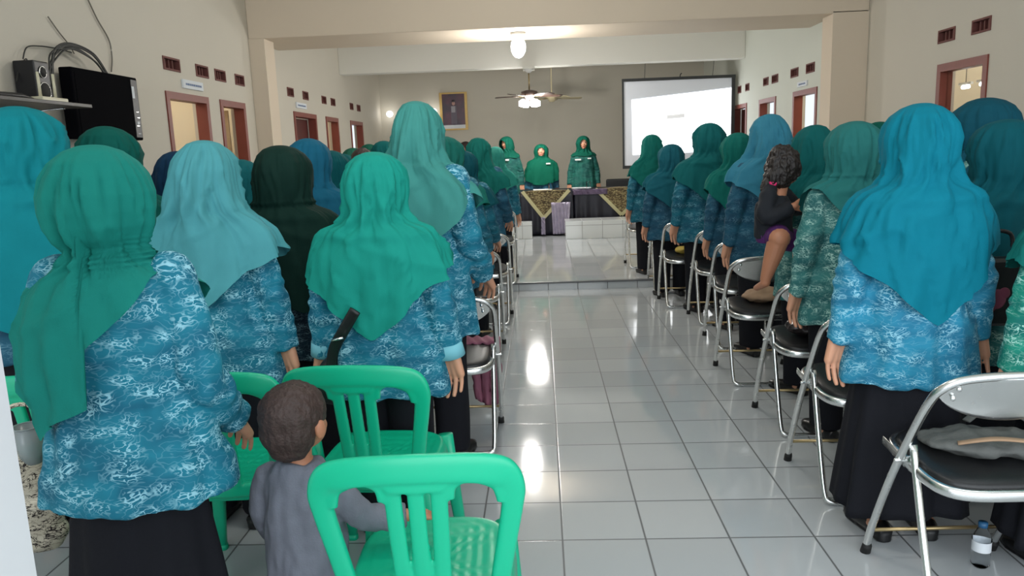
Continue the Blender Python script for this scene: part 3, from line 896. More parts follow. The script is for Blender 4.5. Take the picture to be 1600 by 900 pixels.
def make_body(name, arms=('side', 'side'), ratio=.3, vox=.0048, mats=None):
    mb = MB()
    mb.ball((0, .012, 1.440), (.073, .092, .098)); mb.ball((0, .040, 1.385), (.054, .062, .062))
    mb.ball((0, .078, 1.352), (.022, .022, .018))                       # chin
    mb.capsule((0, .088, 1.437), (0, .109, 1.408), .009, .014, n=10)    # nose
    for sx in (-1, 1):
        mb.ball((sx * .011, .104, 1.404), (.009, .010, .008)); mb.ball((sx * .034, .082, 1.409), (.021, .018, .02))
        mb.ball((sx * .03, .090, 1.459), (.022, .010, .007)); mb.ball((sx * .074, .005, 1.425), (.009, .016, .028))
    mb.ball((0, .096, 1.377), (.024, .010, .0065)); mb.ball((0, .095, 1.367), (.020, .010, .0065))
    mb.capsule((0, -.005, 1.24), (0, .006, 1.37), .052, .050)
    rings = []
    for z, a, b, y in ((.72, .150, .10, -.01), (.80, .165, .115, -.01), (.9, .150, .10, 0), (1.0, .130, .09, 0), (1.1, .145, .10, 0), (1.2, .160, .095, 0), (1.26, .13, .075, -.005), (1.29, .06, .055, -.005)):
        rings.append([(a * cos(2 * pi * j / 28), y + b * sin(2 * pi * j / 28), z) for j in range(28)])
    mb.loft(rings)
    for sx, arm in ((-1, arms[0]), (1, arms[1])):
        S, E_, W, fd = ARM[arm]
        q = lambda p: (p[0] * sx, p[1], p[2])
        mb.capsule(q(S), q(E_), .048, .036); mb.capsule(q(E_), q(W), .036, .024)
        if arm == 'hold':
            add_hand(mb, q(W), (fd[0] * sx, fd[1], fd[2]), (0, 1, .2), (0, 0, 1), curl=.35)
        else:
            add_hand(mb, q(W), (fd[0] * sx, fd[1], fd[2]), (sx * .35, .92, 0), (-sx * .9, .3, 0), s=1.22, curl=.26)
        mb.capsule((sx * .078, 0, .76), (sx * .085, 0, .43), .082, .050); mb.capsule((sx * .085, 0, .43), (sx * .09, -.01, .09), .049, .032)
        mb.capsule((sx * .09, -.03, .045), (sx * .10, .12, .03), .034, .026, flat=.85)
    return fuse(mb, name, vox, mats or [M['skin']], ratio=ratio, smooth=2)


BODY = {'b': make_body('person_body_both_forward', ('fore', 'fore')), 'a': make_body('person_body'), 'f': make_body('person_body_arms_forward', ('fore', 'side')),
        'g': make_body('person_body_right_forward', ('side', 'fore')),
        'h': make_body('person_body_holding', ('hold', 'hold'))}
BODY['far'] = evaluated(BODY['a'], [('DECIMATE', dict(ratio=.35))])


def nz(x, y, z):
    return noise.noise(Vector((x, y, z)))


def make_tunic(name, hem=.60, arms=('side', 'side'), flare=.235, slim=1., seed=0, vox=.0085, upto=1.):
    mb = MB(); rings = []
    prof = [(hem, flare, flare * .66, -.005), (hem + .07, flare - .008, flare * .65, -.005), (.80, .205 * slim + .004, .145, -.008), (.90, .188 * slim, .130, -.004), (1.0, .172 * slim, .122, 0),
            (1.10, .176 * slim, .125, 0), (1.18, .178 * slim, .118, 0), (1.235, .168, .098, 0), (1.27, .125, .08, 0), (1.295, .072, .066, 0)]
    for z, a, b, y in prof:
        rings.append([(a * cos(2 * pi * j / 40), y + b * sin(2 * pi * j / 40), z) for j in range(40)])
    mb.loft(rings)
    for sx, arm in ((-1, arms[0]), (1, arms[1])):
        S, E_, W, fd = [Vector(p) for p in ARM[arm]]
        for p in (S, E_, W): p.x *= sx
        We = W + (W - E_).normalized() * .014
        pts = bez([S + Vector((-.03 * sx, 0, .01)), S, S.lerp(E_, .5), E_, E_.lerp(We, .5), We], 5)
        K = len(pts)
        r0 = [.046, .057, .060, .056, .051, .050]
        R = []
        for i in range(K):
            t = i / 5; k = min(int(t), 4); R.append(r0[k] + (r0[k + 1] - r0[k]) * (t - k))
        mb.sweep(pts, R, up=(0, 1, 0), n=20)
    me = fuse(mb, name, vox, [None], smooth=3)

    def fn(c):
        x, y, z = c
        w = min(1, max(0, (1.28 - z) / .3))
        d = .012 * nz(x * 9 + seed, y * 9, z * 2.2 + seed) * w
        d += .010 * nz(x * 22, y * 22 + seed, z * 7) * (.4 + .6 * w)
        ax = abs(x)
        if ax > .17 and z < 1.15:   # sleeve creases round the elbow
            d += .004 * sin(z * 95 + 6 * nz(x * 8, y * 8, z * 8 + seed)) * exp(-((z - .95) / .14) ** 2)
        th = math.atan2(y, x)
        d += .006 * sin(th * 9 + seed + z * 3) * max(0, (.95 - z) / .35)
        return d
    displace(me, fn)
    return me


TUN = {}


def tunic_mesh(key, mat):
    """each cut is built once; each cloth of it shares the shape"""
    k = (key, mat.name)
    if k not in TUN:
        if key not in TUN:
            args = dict(n=dict(hem=.60, seed=1.3), w=dict(hem=.685, flare=.262, slim=1.16, seed=5.1), s=dict(hem=.56, flare=.215, seed=9.7),
                        b=dict(hem=.685, flare=.262, slim=1.12, arms=('fore', 'fore'), seed=4.3),
                        f=dict(hem=.58, arms=('fore', 'side'), seed=3.3), g=dict(hem=.58, arms=('side', 'fore'), seed=12.3),
                        h=dict(hem=.58, arms=('hold', 'hold'), seed=7.7))[key]
            TUN[key] = make_tunic('batik_tunic', **args)
        me = TUN[key].copy(); me.materials.clear(); me.materials.append(mat); TUN[k] = me
    return TUN[k]


def make_skirt():
    rings = []
    for i in range(26):
        t = i / 25; z = .84 - t * .715
        a = .150 + .085 * t ** .8; b = .105 + .065 * t
        ring = []
        for j in range(96):
            th = 2 * pi * j / 96
            k = 1 + (.075 * t) * sin(7 * th + 1.2) + .05 * t * sin(12 * th + 2 * t) + .03 * t * nz(cos(th) * 2, sin(th) * 2, t)
            ring.append((a * k * cos(th), -.01 + b * k * sin(th), z + .012 * sin(3 * th) * t))
        rings.append(ring)
    return MB().loft(rings).mesh('long_skirt', [M['black_skirt']])


def make_trousers():
    mb = MB(); rings = []
    for z, a, b in ((.70, .170, .120), (.78, .170, .12), (.86, .155, .11)):
        rings.append([(a * cos(2 * pi * j / 30), -.01 + b * sin(2 * pi * j / 30), z) for j in range(30)])
    mb.loft(rings)
    for sx in (-1, 1):
        mb.sweep([(sx * .082, -.005, .80), (sx * .085, -.005, .60), (sx * .088, -.01, .35), (sx * .09, -.015, .06)], [.098, .092, .080, .074], up=(0, 1, 0), n=24)
    me = fuse(mb, 'wide_trousers', .010, [M['black_skirt']], smooth=3)
    displace(me, lambda c: .012 * nz(c[0] * 14, c[1] * 14, c[2] * 2.5) * (1 if c[2] < .72 else .2))
    return me


def make_shoe():
    mb = MB()
    pts = [(0, -.115, .030), (0, -.08, .037), (0, -.02, .036), (0, .05, .032), (0, .10, .028), (0, .135, .022)]
    mb.sweep(pts, [.026, .034, .035, .041, .040, .022], [.030, .036, .034, .030, .026, .018], n=16, p=2.3)
    mb.sweep([(0, -.10, 0), (0, -.095, .03)], [.024, .028], [.022, .026], up=(0, 1, 0), n=18, p=2.6)
    mb.sweep([(0, -.11, .008), (0, .0, .006), (0, .08, .006), (0, .132, .008)], [.028, .034, .041, .024], [.007] * 4, n=16, p=3)
    return fuse(mb, 'shoe', .004, [M['shoe']], ratio=.3, smooth=2)


SKIRT, TROUS, SHOE = make_skirt(), make_trousers(), make_shoe()

# ---- headscarves: one draped surface from crown to hem
HEADP = {  # z, half width, half depth, y centre
    'drape': [(1.555, .0, .0, -.005), (1.552, .030, .032, -.004), (1.540, .062, .068, 0), (1.515, .090, .102, .004), (1.48, .109, .124, .006), (1.44, .1175, .133, .004),
              (1.40, .1175, .130, -.002), (1.36, .113, .122, -.008), (1.32, .111, .112, -.012), (1.285, .132, .112, -.012), (1.262, .190, .124, -.012), (1.24, .218, .136, -.010),
              (1.21, .240, .138, -.004), (1.17, .258, .148, -.002), (1.12, .270, .156, 0), (1.05, .280, .162, 0), (.95, .288, .167, 0), (.80, .296, .172, 0), (.6, .27, .17, 0)],
    'wrap': [(1.555, .0, .0, -.02), (1.552, .036, .036, -.02), (1.54, .072, .076, -.02), (1.515, .104, .114, -.02), (1.48, .127, .142, -.018), (1.44, .138, .154, -.018),
             (1.40, .138, .153, -.018), (1.365, .129, .145, -.015), (1.335, .110, .126, -.010), (1.315, .094, .103, -.006), (1.300, .098, .106, -.006), (1.282, .106, .112, -.006),
             (1.268, .135, .112, -.006), (1.245, .190, .122, -.006), (1.21, .232, .136, -.004), (1.17, .250, .147, -.002), (1.12, .258, .154, 0), (1.05, .262, .158, 0), (.95, .254, .160, 0), (.80, .262, .164, 0), (.6, .27, .17, 0)],
    'tall': [(1.555, .0, .0, -.01), (1.552, .028, .030, -.01), (1.542, .056, .060, -.008), (1.515, .082, .094, -.004), (1.48, .100, .120, -.006), (1.44, .108, .136, -.012),
             (1.40, .112, .142, -.018), (1.36, .118, .144, -.022), (1.32, .126, .144, -.022), (1.285, .140, .142, -.02), (1.25, .190, .142, -.015), (1.21, .232, .148, -.01),
             (1.17, .252, .153, -.006), (1.12, .266, .158, -.002), (1.05, .276, .163, 0), (.95, .284, .168, 0), (.80, .292, .172, 0), (.6, .27, .17, 0)]}


def prof(kind, z):
    T = HEADP[kind]
    if z >= T[0][0]: return T[0][1:]
    for p, q in zip(T, T[1:]):
        if z >= q[0]:
            t = (p[0] - z) / (p[0] - q[0])
            if p[1] == 0: t2 = sqrt(t)
            else: t2 = t
            return tuple(p[i] + (q[i] - p[i]) * (t2 if i < 3 else t) for i in (1, 2, 3))
    return T[-1][1:]


def make_scarf(mat, kind='drape', seed=0., tip=.88, side=1.13, front=1.08, s0=0., wide=1., fold=1., face=True, sideL=None, sideR=None, pw=1.12, nt=112, nv=84, turn=0., bulk=1.):
    """tip: height of the rear point, side: hem height over the arms, s0: where across the back the point hangs"""
    vs, fs = [], []
    for i in range(nv + 1):
        v = i / nv
        for j in range(nt):
            th = 2 * pi * j / nt; sx, cy = sin(th), cos(th)   # cy>0: front
            if cy < 0:
                q = sx - s0
                q = abs(q) / (1 - s0 if q > 0 else 1 + s0)
                sd_ = (sideR if sx > 0 else sideL) or side
                hem = tip + (sd_ - tip) * q ** pw
            else:
                sd_ = (sideR if sx > 0 else sideL) or side
                hem = sd_ + (front - sd_) * cy
            hem += .010 * sin(5 * th + seed) * min(1, abs(sx) * 2)
            # rows crowd at the crown, then run evenly to the hem
            if v < .22:
                a = v / .22 * pi / 2; z = 1.555 - .075 * (1 - cos(a))
            else:
                z = 1.48 + (hem - 1.48) * (v - .22) / .78
            a, b, yc = prof(kind, z)
            w = min(1, max(0, (1.30 - z) / .14))
            a *= 1 + (wide - 1) * w; b *= 1 + (wide - 1) * .6 * w
            if bulk != 1 and z > 1.3: a *= bulk; b *= bulk
            x, y = a * sx, yc + b * cy
            # folds: gentle on the head, gathered at the neck, loose over the back
            hd = min(1, max(0, (1.545 - z) / .06))
            nk = exp(-((z - 1.29) / .055) ** 2)
            lo = min(1, max(0, (1.24 - z) / .25))
            n1 = nz(sx * 1.8 + seed, cy * 1.8, z * 1.6 + seed)
            d = .013 * n1 * hd
            d += fold * .0045 * hd * sin(7 * th + 16 * z + seed + 5 * n1)
            d += fold * .010 * nk * sin(11 * th + 30 * z * (1 if kind != 'wrap' else .3) + seed * 2 + 4 * n1)
            if kind == 'wrap':
                d += .007 * exp(-((z - 1.29) / .035) ** 2) * sin(z * 520 + 2.2 * sin(th + seed))
                g = nz(th * .0 + sx * 3.2, cy * 3.2 + seed, z * 3)
                d += .010 * hd * (1 - lo) * g
            if kind == 'tall':
                d += .017 * fold * (min(1, max(0, (1.46 - z) / .2))) * (1 - .5 * lo) * sin(6 * th + 1.5 * z + seed) * (1 if cy < .3 else 0)
            d += fold * .013 * lo * sin(8 * th + 3 * z + seed + 3 * nz(sx * 2, cy * 2, seed))
            d += fold * .012 * lo * nz(sx * 4 + seed, cy * 4, z * 3.5)
            d += .006 * hd * nz(sx * 7, cy * 7 + seed, z * 9)
            # a swag fold running from the nape across to one shoulder
            sw = z - (1.20 + .10 * sx * (1 if sin(seed * 3) > 0 else -1))
            d += .010 * exp(-(sw / .018) ** 2) * (.5 - .5 * cy) * min(1, lo + .6)
            # sharp creases, as a thin cloth makes
            rg = 1 - abs(2 * nz(sx * 2.6 + .8 * z + seed, cy * 2.6 + 7, z * 3.2 + 1.5 * sx)) * 2.2
            d += fold * .011 * max(0, rg) ** 3 * hd
            rg = 1 - abs(2 * nz(sx * 4.2 - 1.2 * z + seed * 2, cy * 4.2, z * 1.6 - 2.5 * sx)) * 2.2
            d -= fold * .010 * max(0, rg) ** 3 * hd
            k = d / max(.03, sqrt(a * a + b * b) * .75)
            if z < 1.552: x *= 1 + k; y = yc + (y - yc) * (1 + k)
            if turn and z > 1.30:
                w2 = min(1, (z - 1.30) / .06); c_, s_ = cos(turn * w2), sin(turn * w2)
                x, y = x * c_ - y * s_, x * s_ + y * c_
            vs.append((x, y, z))
    keep = []
    for i in range(nv):
        for j in range(nt):
            j2 = (j + 1) % nt
            q = (i * nt + j, i * nt + j2, (i + 1) * nt + j2, (i + 1) * nt + j)
            if face:
                c = [sum(vs[k][m] for k in q) / 4 for m in range(3)]
                if turn:
                    c_, s_ = cos(-turn), sin(-turn); c[0], c[1] = c[0] * c_ - c[1] * s_, c[0] * s_ + c[1] * c_
                if c[1] > .02 and (c[0] / .062) ** 2 + ((c[2] - 1.412) / .078) ** 2 < 1: continue
            keep.append(q)
    mb = MB().add(vs, keep)
    me = bpy.data.meshes.new('headscarf'); me.from_pydata(mb.v, [], mb.f)
    me.materials.append(mat)
    bm = bmesh.new(); bm.from_mesh(me)
    bmesh.ops.remove_doubles(bm, verts=[v for v in bm.verts if v.co.z > 1.5545], dist=.003)
    bmesh.ops.recalc_face_normals(bm, faces=bm.faces); bm.to_mesh(me); bm.free()
    me.polygons.foreach_set('use_smooth', [True] * len(me.polygons))
    return me


B_ = {'stage': batik('batik_deep_green', (30, 98, 88), (22, 76, 74), (74, 130, 118), .4, 1.2),
      'blue': batik('batik_bright_blue', (30, 122, 146), (22, 98, 124), (146, 200, 216), .62),
      'blue2': batik('batik_sky_blue', (44, 136, 168), (32, 108, 140), (142, 196, 214), .62, 1.05),
      'teal': batik('batik_teal', (24, 104, 124), (18, 80, 102), (104, 160, 176), .5),
      'green': batik('batik_grey_green', (58, 122, 120), (38, 94, 96), (158, 198, 188), .7, 1.15),
      'mint': batik('batik_sea_green', (30, 140, 120), (20, 104, 98), (170, 220, 206), .66, 1.),
      'dusk': batik('batik_dusky_blue', (34, 88, 112), (24, 66, 90), (88, 132, 152), .4),
      'navy': batik('batik_dark', (26, 60, 76), (18, 38, 52), (120, 150, 160), .6, 1.2)}


def person(label, u, vt, d, sc, cloth, cut='n', low='t', head='drape', seed=0, floor=None, rz=0., group=None, wid=1., body='a', zt=None, far=False, posxy=None, thick=1., **kw):
    """stand a person with the top of the head at image point (u, vt), d metres down the hall"""
    y = CAM[1] + d
    p = at(u, vt, y=y)
    fl = floor if floor is not None else (.08 if y > 5.03 else 0)
    s = (p.z - fl) / 1.555
    o = thing('person', label, 'person', (p.x, p.y, fl), rz, group)
    o.scale = (s * wid, s * thick, s)
    bkey = {'b': 'b', 'f': 'f', 'g': 'g', 'h': 'h'}.get(cut, 'far' if far else 'a')
    link('body', BODY[bkey], o)
    link('tunic', tunic_mesh(cut, B_[cloth]), o)
    res = dict(nt=72, nv=52) if far else {}
    res.update(kw)
    link('headscarf', make_scarf(scarf(sc), head, seed=seed, **res), o)
    link('skirt' if low == 's' else 'trousers', SKIRT if low == 's' else TROUS, o)
    for sx in (-1, 1):
        link('shoe', SHOE, o, (sx * .095, .03, 0), (0, 0, -sx * .12))
    return o

# ------------------------------------------------------------------ green plastic chairs
def make_plastic_chair(mat):
    root = thing('plastic_chair', 'x', 'chair')
    mb = MB()

    def bk(x, z, off=0.):   # the reclined, dished back surface
        t = (z - .42) / .40
        return (x, -.20 - .085 * t + .35 * x * x * (1.1) + off, z)
    # one leaning inverted U, broad across the top
    U = [(-.160, .40), (-.176, .50), (-.194, .60), (-.210, .69), (-.212, .735), (-.192, .768), (-.150, .782), (-.08, .789), (0, .791)]
    Wd = [.022, .023, .0235, .025, .028, .034, .033, .032, .032]
    U = U + [(-a_, b_) for a_, b_ in U[:-1][::-1]]; Wd = Wd + Wd[:-1][::-1]
    pts = bez([bk(x, z - .012) for x, z in U], 6)
    ws = [Wd[min(i // 6, len(Wd) - 1)] + (Wd[min(i // 6 + 1, len(Wd) - 1)] - Wd[min(i // 6, len(Wd) - 1)]) * (i % 6) / 6 for i in range(len(pts))]
    mb.sweep(pts, ws, [.012] * len(pts), up=(0, 1, 0), n=18, p=3)
    # three close-set slats under a web
    for x0, x1 in ((-.047, -.052), (0, 0), (.047, .052)):
        mb.sweep(bez([bk(x0 * .9, .40), bk(x0, .55), bk((x0 + x1) / 2, .66), bk(x1, .765)], 6), .0198, .0085, up=(0, 1, 0), n=14, p=3)
    mb.sweep(bez([bk(-.085, .752), bk(0, .750), bk(.085, .752)], 8), [.014] * 3 + [.028] * 11 + [.014] * 3, .010, up=(0, 1, 0), n=12, p=3)
    for sx in (-1, 1):   # rounded inner corners of the two openings
        mb.sweep(bez([bk(sx * .072, .705), bk(sx * .079, .738), bk(sx * .106, .755)], 5), .013, .009, up=(0, 1, 0), n=10, p=3)
        mb.sweep(bez([bk(sx * .190, .690), bk(sx * .178, .730), bk(sx * .145, .750)], 5), .015, .009, up=(0, 1, 0), n=10, p=3)
    mb.sweep(bez([bk(-.155, .425), bk(0, .415), bk(.155, .425)], 8), .022, .012, up=(0, 1, 0), n=12, p=3)
    link('backrest', fuse(mb, 'backrest', .0042, [mat], ratio=.5, smooth=3), root)
    # seat: dished, rounded plate with rows of pierced slots pressed as dimples and a turned down rim
    vs, fs = [], []; nr, nt = 30, 72
    for i in range(nr + 1):
        r = i / nr
        for j in range(nt):
            th = 2 * pi * j / nt; c, s_ = cos(th), sin(th)
            x = .215 * math.copysign(abs(c) ** .62, c) * r; y = .21 * math.copysign(abs(s_) ** .62, s_) * r + .01
            z = .435 - .014 * cos(r * pi / 2) ** 1.2
            if r > .9: z -= .05 * ((r - .9) / .1) ** 2
            if r < .82: z -= .0022 * (1 if (sin(x * 210) > .2 and sin(y * 150) > 0) else 0)
            vs.append((x, y, z))
    for i in range(nr):
        for j in range(nt):
            j2 = (j + 1) % nt; fs.append((i * nt + j, i * nt + j2, (i + 1) * nt + j2, (i + 1) * nt + j))
    me = evaluated(MB().add(vs, fs).mesh('seat', [M['green_plastic_d'] if 0 else mat]), [('SOLIDIFY', dict(thickness=.006, offset=-1))])
    link('seat', me, root)
    for sx in (-1, 1):
        for sy in (-1, 1):
            lm = MB(); top = Vector((sx * .185, sy * .165 + .01, .425)); bot = Vector((sx * .225, sy * .225 + (.0 if sy > 0 else -.04), 0))
            lm.sweep([top, top.lerp(bot, .3), top.lerp(bot, .7), bot], [.030, .027, .023, .020], [.020, .018, .015, .014], up=(0, 1, 0), n=14, p=3)
            lm.sweep([bot + Vector((0, 0, .02)), bot], [.022, .025], [.018, .020], up=(0, 1, 0), n=14, p=3)
            link('leg', lm.mesh('leg', [mat]), root)
    return root


PC = make_plastic_chair(M['green_plastic'])


# ------------------------------------------------------------------ steel folding chairs
def make_folding_chair():
    root = thing('folding_chair', 'x', 'chair')
    w = .222
    mb = MB()
    pts = [(-w + .01, .225, .012), (-w + .003, .165, .14), (-w, .045, .37), (-w, -.075, .57), (-w, -.145, .67)]
    arc = [(-w + .012, -.172, .708), (-w + .05, -.190, .736), (-.10, -.198, .747), (0, -.200, .750), (.10, -.198, .747), (w - .05, -.190, .736), (w - .012, -.172, .708)]
    pr = [(-p[0], p[1], p[2]) for p in pts[::-1]]
    mb.sweep(bez(pts + arc + pr, 5), .0125, .0125, up=(0, 1, .3), n=14)
    link('back_frame', mb.mesh('back_frame', [M['steel']]), root)
    mb = MB()
    q = [(-w + .018, -.030, .49), (-w + .018, -.11, .25), (-w + .018, -.190, .05), (-w + .030, -.212, .018), (-w + .075, -.216, .011), (0, -.216, .011)]
    q = q + [(-p[0], p[1], p[2]) for p in q[:-1][::-1]]
    mb.sweep(bez(q, 5), .0115, .0115, up=(0, 1, .3), n=14)
    link('rear_leg_frame', mb.mesh('rear_leg_frame', [M['steel']]), root)
    # back plate: bent sheet, straight above and bowed below
    vs, fs = [], []; nx, nz_ = 30, 12
    for i in range(nx + 1):
        x = -.205 + .41 * i / nx; u = x / .205
        ztop = .745 - .030 * abs(u) ** 5; zb = .600 + .060 * u * u + .02 * u ** 6
        for k in range(nz_ + 1):
            z = zb + (ztop - zb) * k / nz_
            vs.append((x, -.200 + (.75 - z) * .55 - .012 + .025 * u * u, z))
    for i in range(nx):
        for k in range(nz_):
            a = i * (nz_ + 1) + k; fs.append((a, a + 1, a + nz_ + 2, a + nz_ + 1))
    bp = link('backrest', evaluated(MB().add(vs, fs).mesh('backrest', [M['steel']]), [('SOLIDIFY', dict(thickness=.004)), ('BEVEL', dict(width=.0015, segments=2))]), root)
    for x, z in ((-.17, .712), (-.175, .680), (.17, .712), (.175, .680)):
        r = MB().ball((x, -.200 + (.75 - z) * .55 - .006, z), (.008, .006, .008), n=12, m=8)
        link('rivet', r.mesh('rivet', [M['steel']]), bp)
    # seat: chrome rim and black pad
    def plate(z, a, b, r, n=48):
        out = []
        for j in range(n):
            th = 2 * pi * j / n; c, s_ = cos(th), sin(th)
            out.append((a * math.copysign(abs(c) ** .5, c), -.005 + b * math.copysign(abs(s_) ** .5, s_), z - .018 + .08 * b * math.copysign(abs(s_) ** .5, s_)))
        return out
    mb = MB(); mb.sweep(plate(.437, .198, .195, 0), .013, .017, up=(0, 0, 1), n=12, closed=True, p=3)
    mb.loft([plate(.428, .192, .19, 0), plate(.432, .192, .19, 0)])
    link('seat_frame', mb.mesh('seat_frame', [M['steel']]), root)
    mb = MB(); mb.loft([plate(.440, .188, .186, 0), plate(.458, .190, .188, 0), plate(.466, .182, .180, 0), plate(.471, .15, .15, 0), plate(.473, .05, .05, 0)])
    link('seat_cushion', mb.mesh('seat_cushion', [M['black_vinyl']]), root)
    for sx in (-1, 1):   # pivot brackets
        mb = MB(); mb.sweep([(sx * (w - .014), .15, .435), (sx * (w - .014), .01, .42), (sx * (w - .014), -.05, .455)], [.014, .018, .010], [.003] * 3, up=(1, 0, 0), n=10)
        mb.capsule((sx * (w - .03), -.0, .43), (sx * (w + .016), -.0, .43), .007, .007, n=10)
        link('bracket', mb.mesh('bracket', [M['steel']]), root)
    link('crossbar', MB().sweep([(-w + .006, .182, .105), (w - .006, .182, .105)], .0065, n=10).mesh('crossbar', [M['brass']]), root)
    for sx in (-1, 1):
        link('rubber_foot', MB().sweep([(sx * (w - .01), .226, 0), (sx * (w - .009), .214, .028), (sx * (w - .008), .208, .036)], [.017, .016, .0145], up=(0, 1, 0), n=14).mesh('rubber_foot', [M['rubber']]), root)
    return root


FC = make_folding_chair()

# ------------------------------------------------------------------ place chairs
used = {'p': False, 'f': False}


def place(kind, x, y, rz, label, group=None, z=0, sc=None):
    src = PC if kind == 'p' else FC
    if not used[kind]:
        used[kind] = True; src.scale = (.93, 1, 1) if kind == 'p' else (1, 1, 1); src.location = (x, y, z); src.rotation_euler = (0, 0, rz); src['label'] = label
        if group: src['group'] = group
        return src
    return dup(src, (x, y, z), rz, label, group, sc)


PG = 'green plastic chairs at the near left'
place('p', -.325, -.86, .05, 'green plastic chair in the very front, its whole back facing the camera', PG)
place('p', -.585, -.20, -.06, 'green plastic chair directly behind the frontmost one, with the boy beside it', PG)
place('p', -1.03, -.24, .04, 'green plastic chair between the boy and the woman in the wrapped green scarf', PG)
place('p', -1.56, -.22, .08, 'green plastic chair at the left edge, its top rail behind the white jamb', PG)
FG = 'steel folding chairs along the aisle'


def fc(u, v, side, label, z=0, off=0, rz=0):
    p = at(u, v, z=z)
    return place('f', p.x + side * .204, p.y + .216, rz, label, FG, z)


place('f', 1.25, -.33, .02, 'nearest steel folding chair on the right with a grey bag on its seat', FG)
fc(1291, 790, 1, 'second steel folding chair on the right, beside the woman in the bright turquoise scarf')
fc(1222, 684, 1, 'third steel folding chair on the right, behind the woman in the grey-green tunic')
fc(1147, 604, 1, 'fourth steel folding chair on the right, with a beige cushion under the carried child')
fc(1124, 548, 1, 'fifth steel folding chair on the right, behind the light blue scarf woman')
fc(1094, 509, 1, 'sixth steel folding chair on the right side of the aisle')
fc(1043, 482, 1, 'seventh steel folding chair on the right, just before the floor step')
fc(1024, 459, 1, 'eighth steel folding chair on the right, the one with a yellow packet', .08 if 0 else 0)
p = at(985, 420, z=.08); place('f', p.x + .204, p.y + .216, 0, 'farthest steel folding chair on the right, beyond the floor step', FG, .08)
fc(773, 712, -1, 'nearest steel folding chair on the left of the aisle with a long bright leg')
fc(781, 562, -1, 'second steel folding chair on the left side of the aisle')
fc(795, 508, -1, 'third steel folding chair on the left of the aisle, mostly behind standing women')
p = at(806, 440, z=.08); place('f', p.x - .204, p.y + .05, 0, 'farthest steel folding chair on the left side of the aisle', FG, .08)
place('f', 1.98, -.05, 0, 'steel folding chair at the right edge, behind the long dark teal scarf woman', FG)

# ------------------------------------------------------------------ place people
GL = 'women standing in the left rows'; GR = 'women standing in the right rows'; GS = 'women behind the head table'
# left block
person('person in a sea green scarf wrapped and knotted at the neck, nearest on the left', 150, 226, 1.66, (24, 124, 114), 'blue', 'b', 's', 'wrap', 2.1, bulk=.92, wid=.93, group=GL,
       tip=.84, side=1.10, sideR=1.27, sideL=1.04, s0=-.70, pw=.6, front=1.1, fold=1.)
person('person in a turquoise scarf cut off by the left edge of the photo', 24, 166, 2.7, (16, 124, 134), 'dusk', 'w', 's', 'drape', 4.4, group=GL, wid=1.15, tip=.78, side=.95, s0=.1, bulk=1.05)
person('person in a pale aqua scarf, between the wrapped green and the blackish green scarves', 318, 219, 2.75, (76, 148, 156), 'blue', 'n', 't', 'tall', .7, wid=1.05, group=GL, tip=.93, side=1.14, s0=.10, fold=1.2, rz=-.12)
person('person in a blackish forest green scarf, left of the bright green one', 436, 227, 3.15, (18, 46, 40), 'navy', 'n', 's', 'drape', 3.3, wid=1.05, group=GL, tip=.83, side=1.03, s0=.35, fold=.7, bulk=1.08)
person('person in a vivid sea green pointed scarf in the centre, pale cuffs on the sleeves', 582, 237, 2.68, (26, 142, 128), 'blue', 'n', 't', 'drape', 1.9, wid=1.1, group=GL, tip=.84, side=1.10, s0=.02, fold=1.4, rz=-.14)
person('tall person in a dusty sea green scarf draped in deep folds, above the centre', 650, 158, 3.32, (66, 140, 134), 'blue', 'g', 't', 'tall', 5.2, bulk=.93, wid=1.0, group=GL, tip=.95, side=1.17, s0=.25, fold=1.1, rz=-.3)
person('person in a steel blue scarf behind the blackish forest green scarf', 480, 216, 3.95, (28, 98, 126), 'dusk', 'n', 's', 'drape', 6.1, group=GL, tip=.95, side=1.12)
person('person in a deep teal scarf, right beside the steel blue scarf on the left', 516, 235, 4.7, (10, 84, 90), 'teal', 'n', 's', 'drape', 7.1, group=GL)
person('person in a teal scarf showing between the pale aqua and the forest green scarves', 375, 249, 4.25, (22, 100, 106), 'teal', 'n', 's', 'drape', 8.1, group=GL)
person('person in a bottle green scarf in front of the television, over the wrapped scarf', 163, 197, 3.05, (10, 86, 78), 'teal', 'n', 's', 'drape', 9.2, group=GL)
person('person in a navy blue scarf, a sliver left of the pale aqua scarf', 276, 236, 3.5, (22, 54, 82), 'dusk', 'n', 's', 'drape', 3.9, group=GL)
person('person in a green scarf directly right of the tall dusty sea green scarf', 694, 213, 4.75, (30, 108, 98), 'teal', 'g', 't', 'drape', 4.1, group=GL, rz=-.25)
person('person in a dark petrol scarf, low in the left aisle row behind the tall one', 722, 235, 5.7, (14, 76, 86), 'teal', 'g', 't', 'drape', 2.6, group=GL, rz=-.25)
person('person in a deep green scarf highest of the far left aisle row, near the portrait', 747, 215, 6.75, (18, 100, 92), 'dusk', 'g', 't', 'tall', 8.8, group=GL, rz=-.25)
person('person in a light green scarf, last of the left aisle row before the head table', 774, 229, 8.2, (44, 132, 120), 'teal', 'n', 't', 'tall', 1.2, group=GL, rz=-.2)
person('person in a green scarf half hidden behind the dark-haired man, left rows', 551, 231, 6.9, (36, 96, 80), 'teal', 'n', 's', 'drape', 1.5, group=GL, far=True)
person('person in a mid green scarf beside the dark-haired man on his right', 576, 225, 7.9, (28, 94, 78), 'teal', 'n', 's', 'drape', 2.5, group=GL, far=True)
person('person in a teal scarf tucked against the left side of the tall woman', 599, 220, 6.2, (14, 92, 92), 'teal', 'n', 's', 'drape', 3.5, group=GL, far=True)
person('person in a blue-green scarf far left, behind the deep teal scarf', 534, 240, 5.8, (12, 88, 92), 'teal', 'n', 's', 'drape', 5.5, group=GL, far=True)
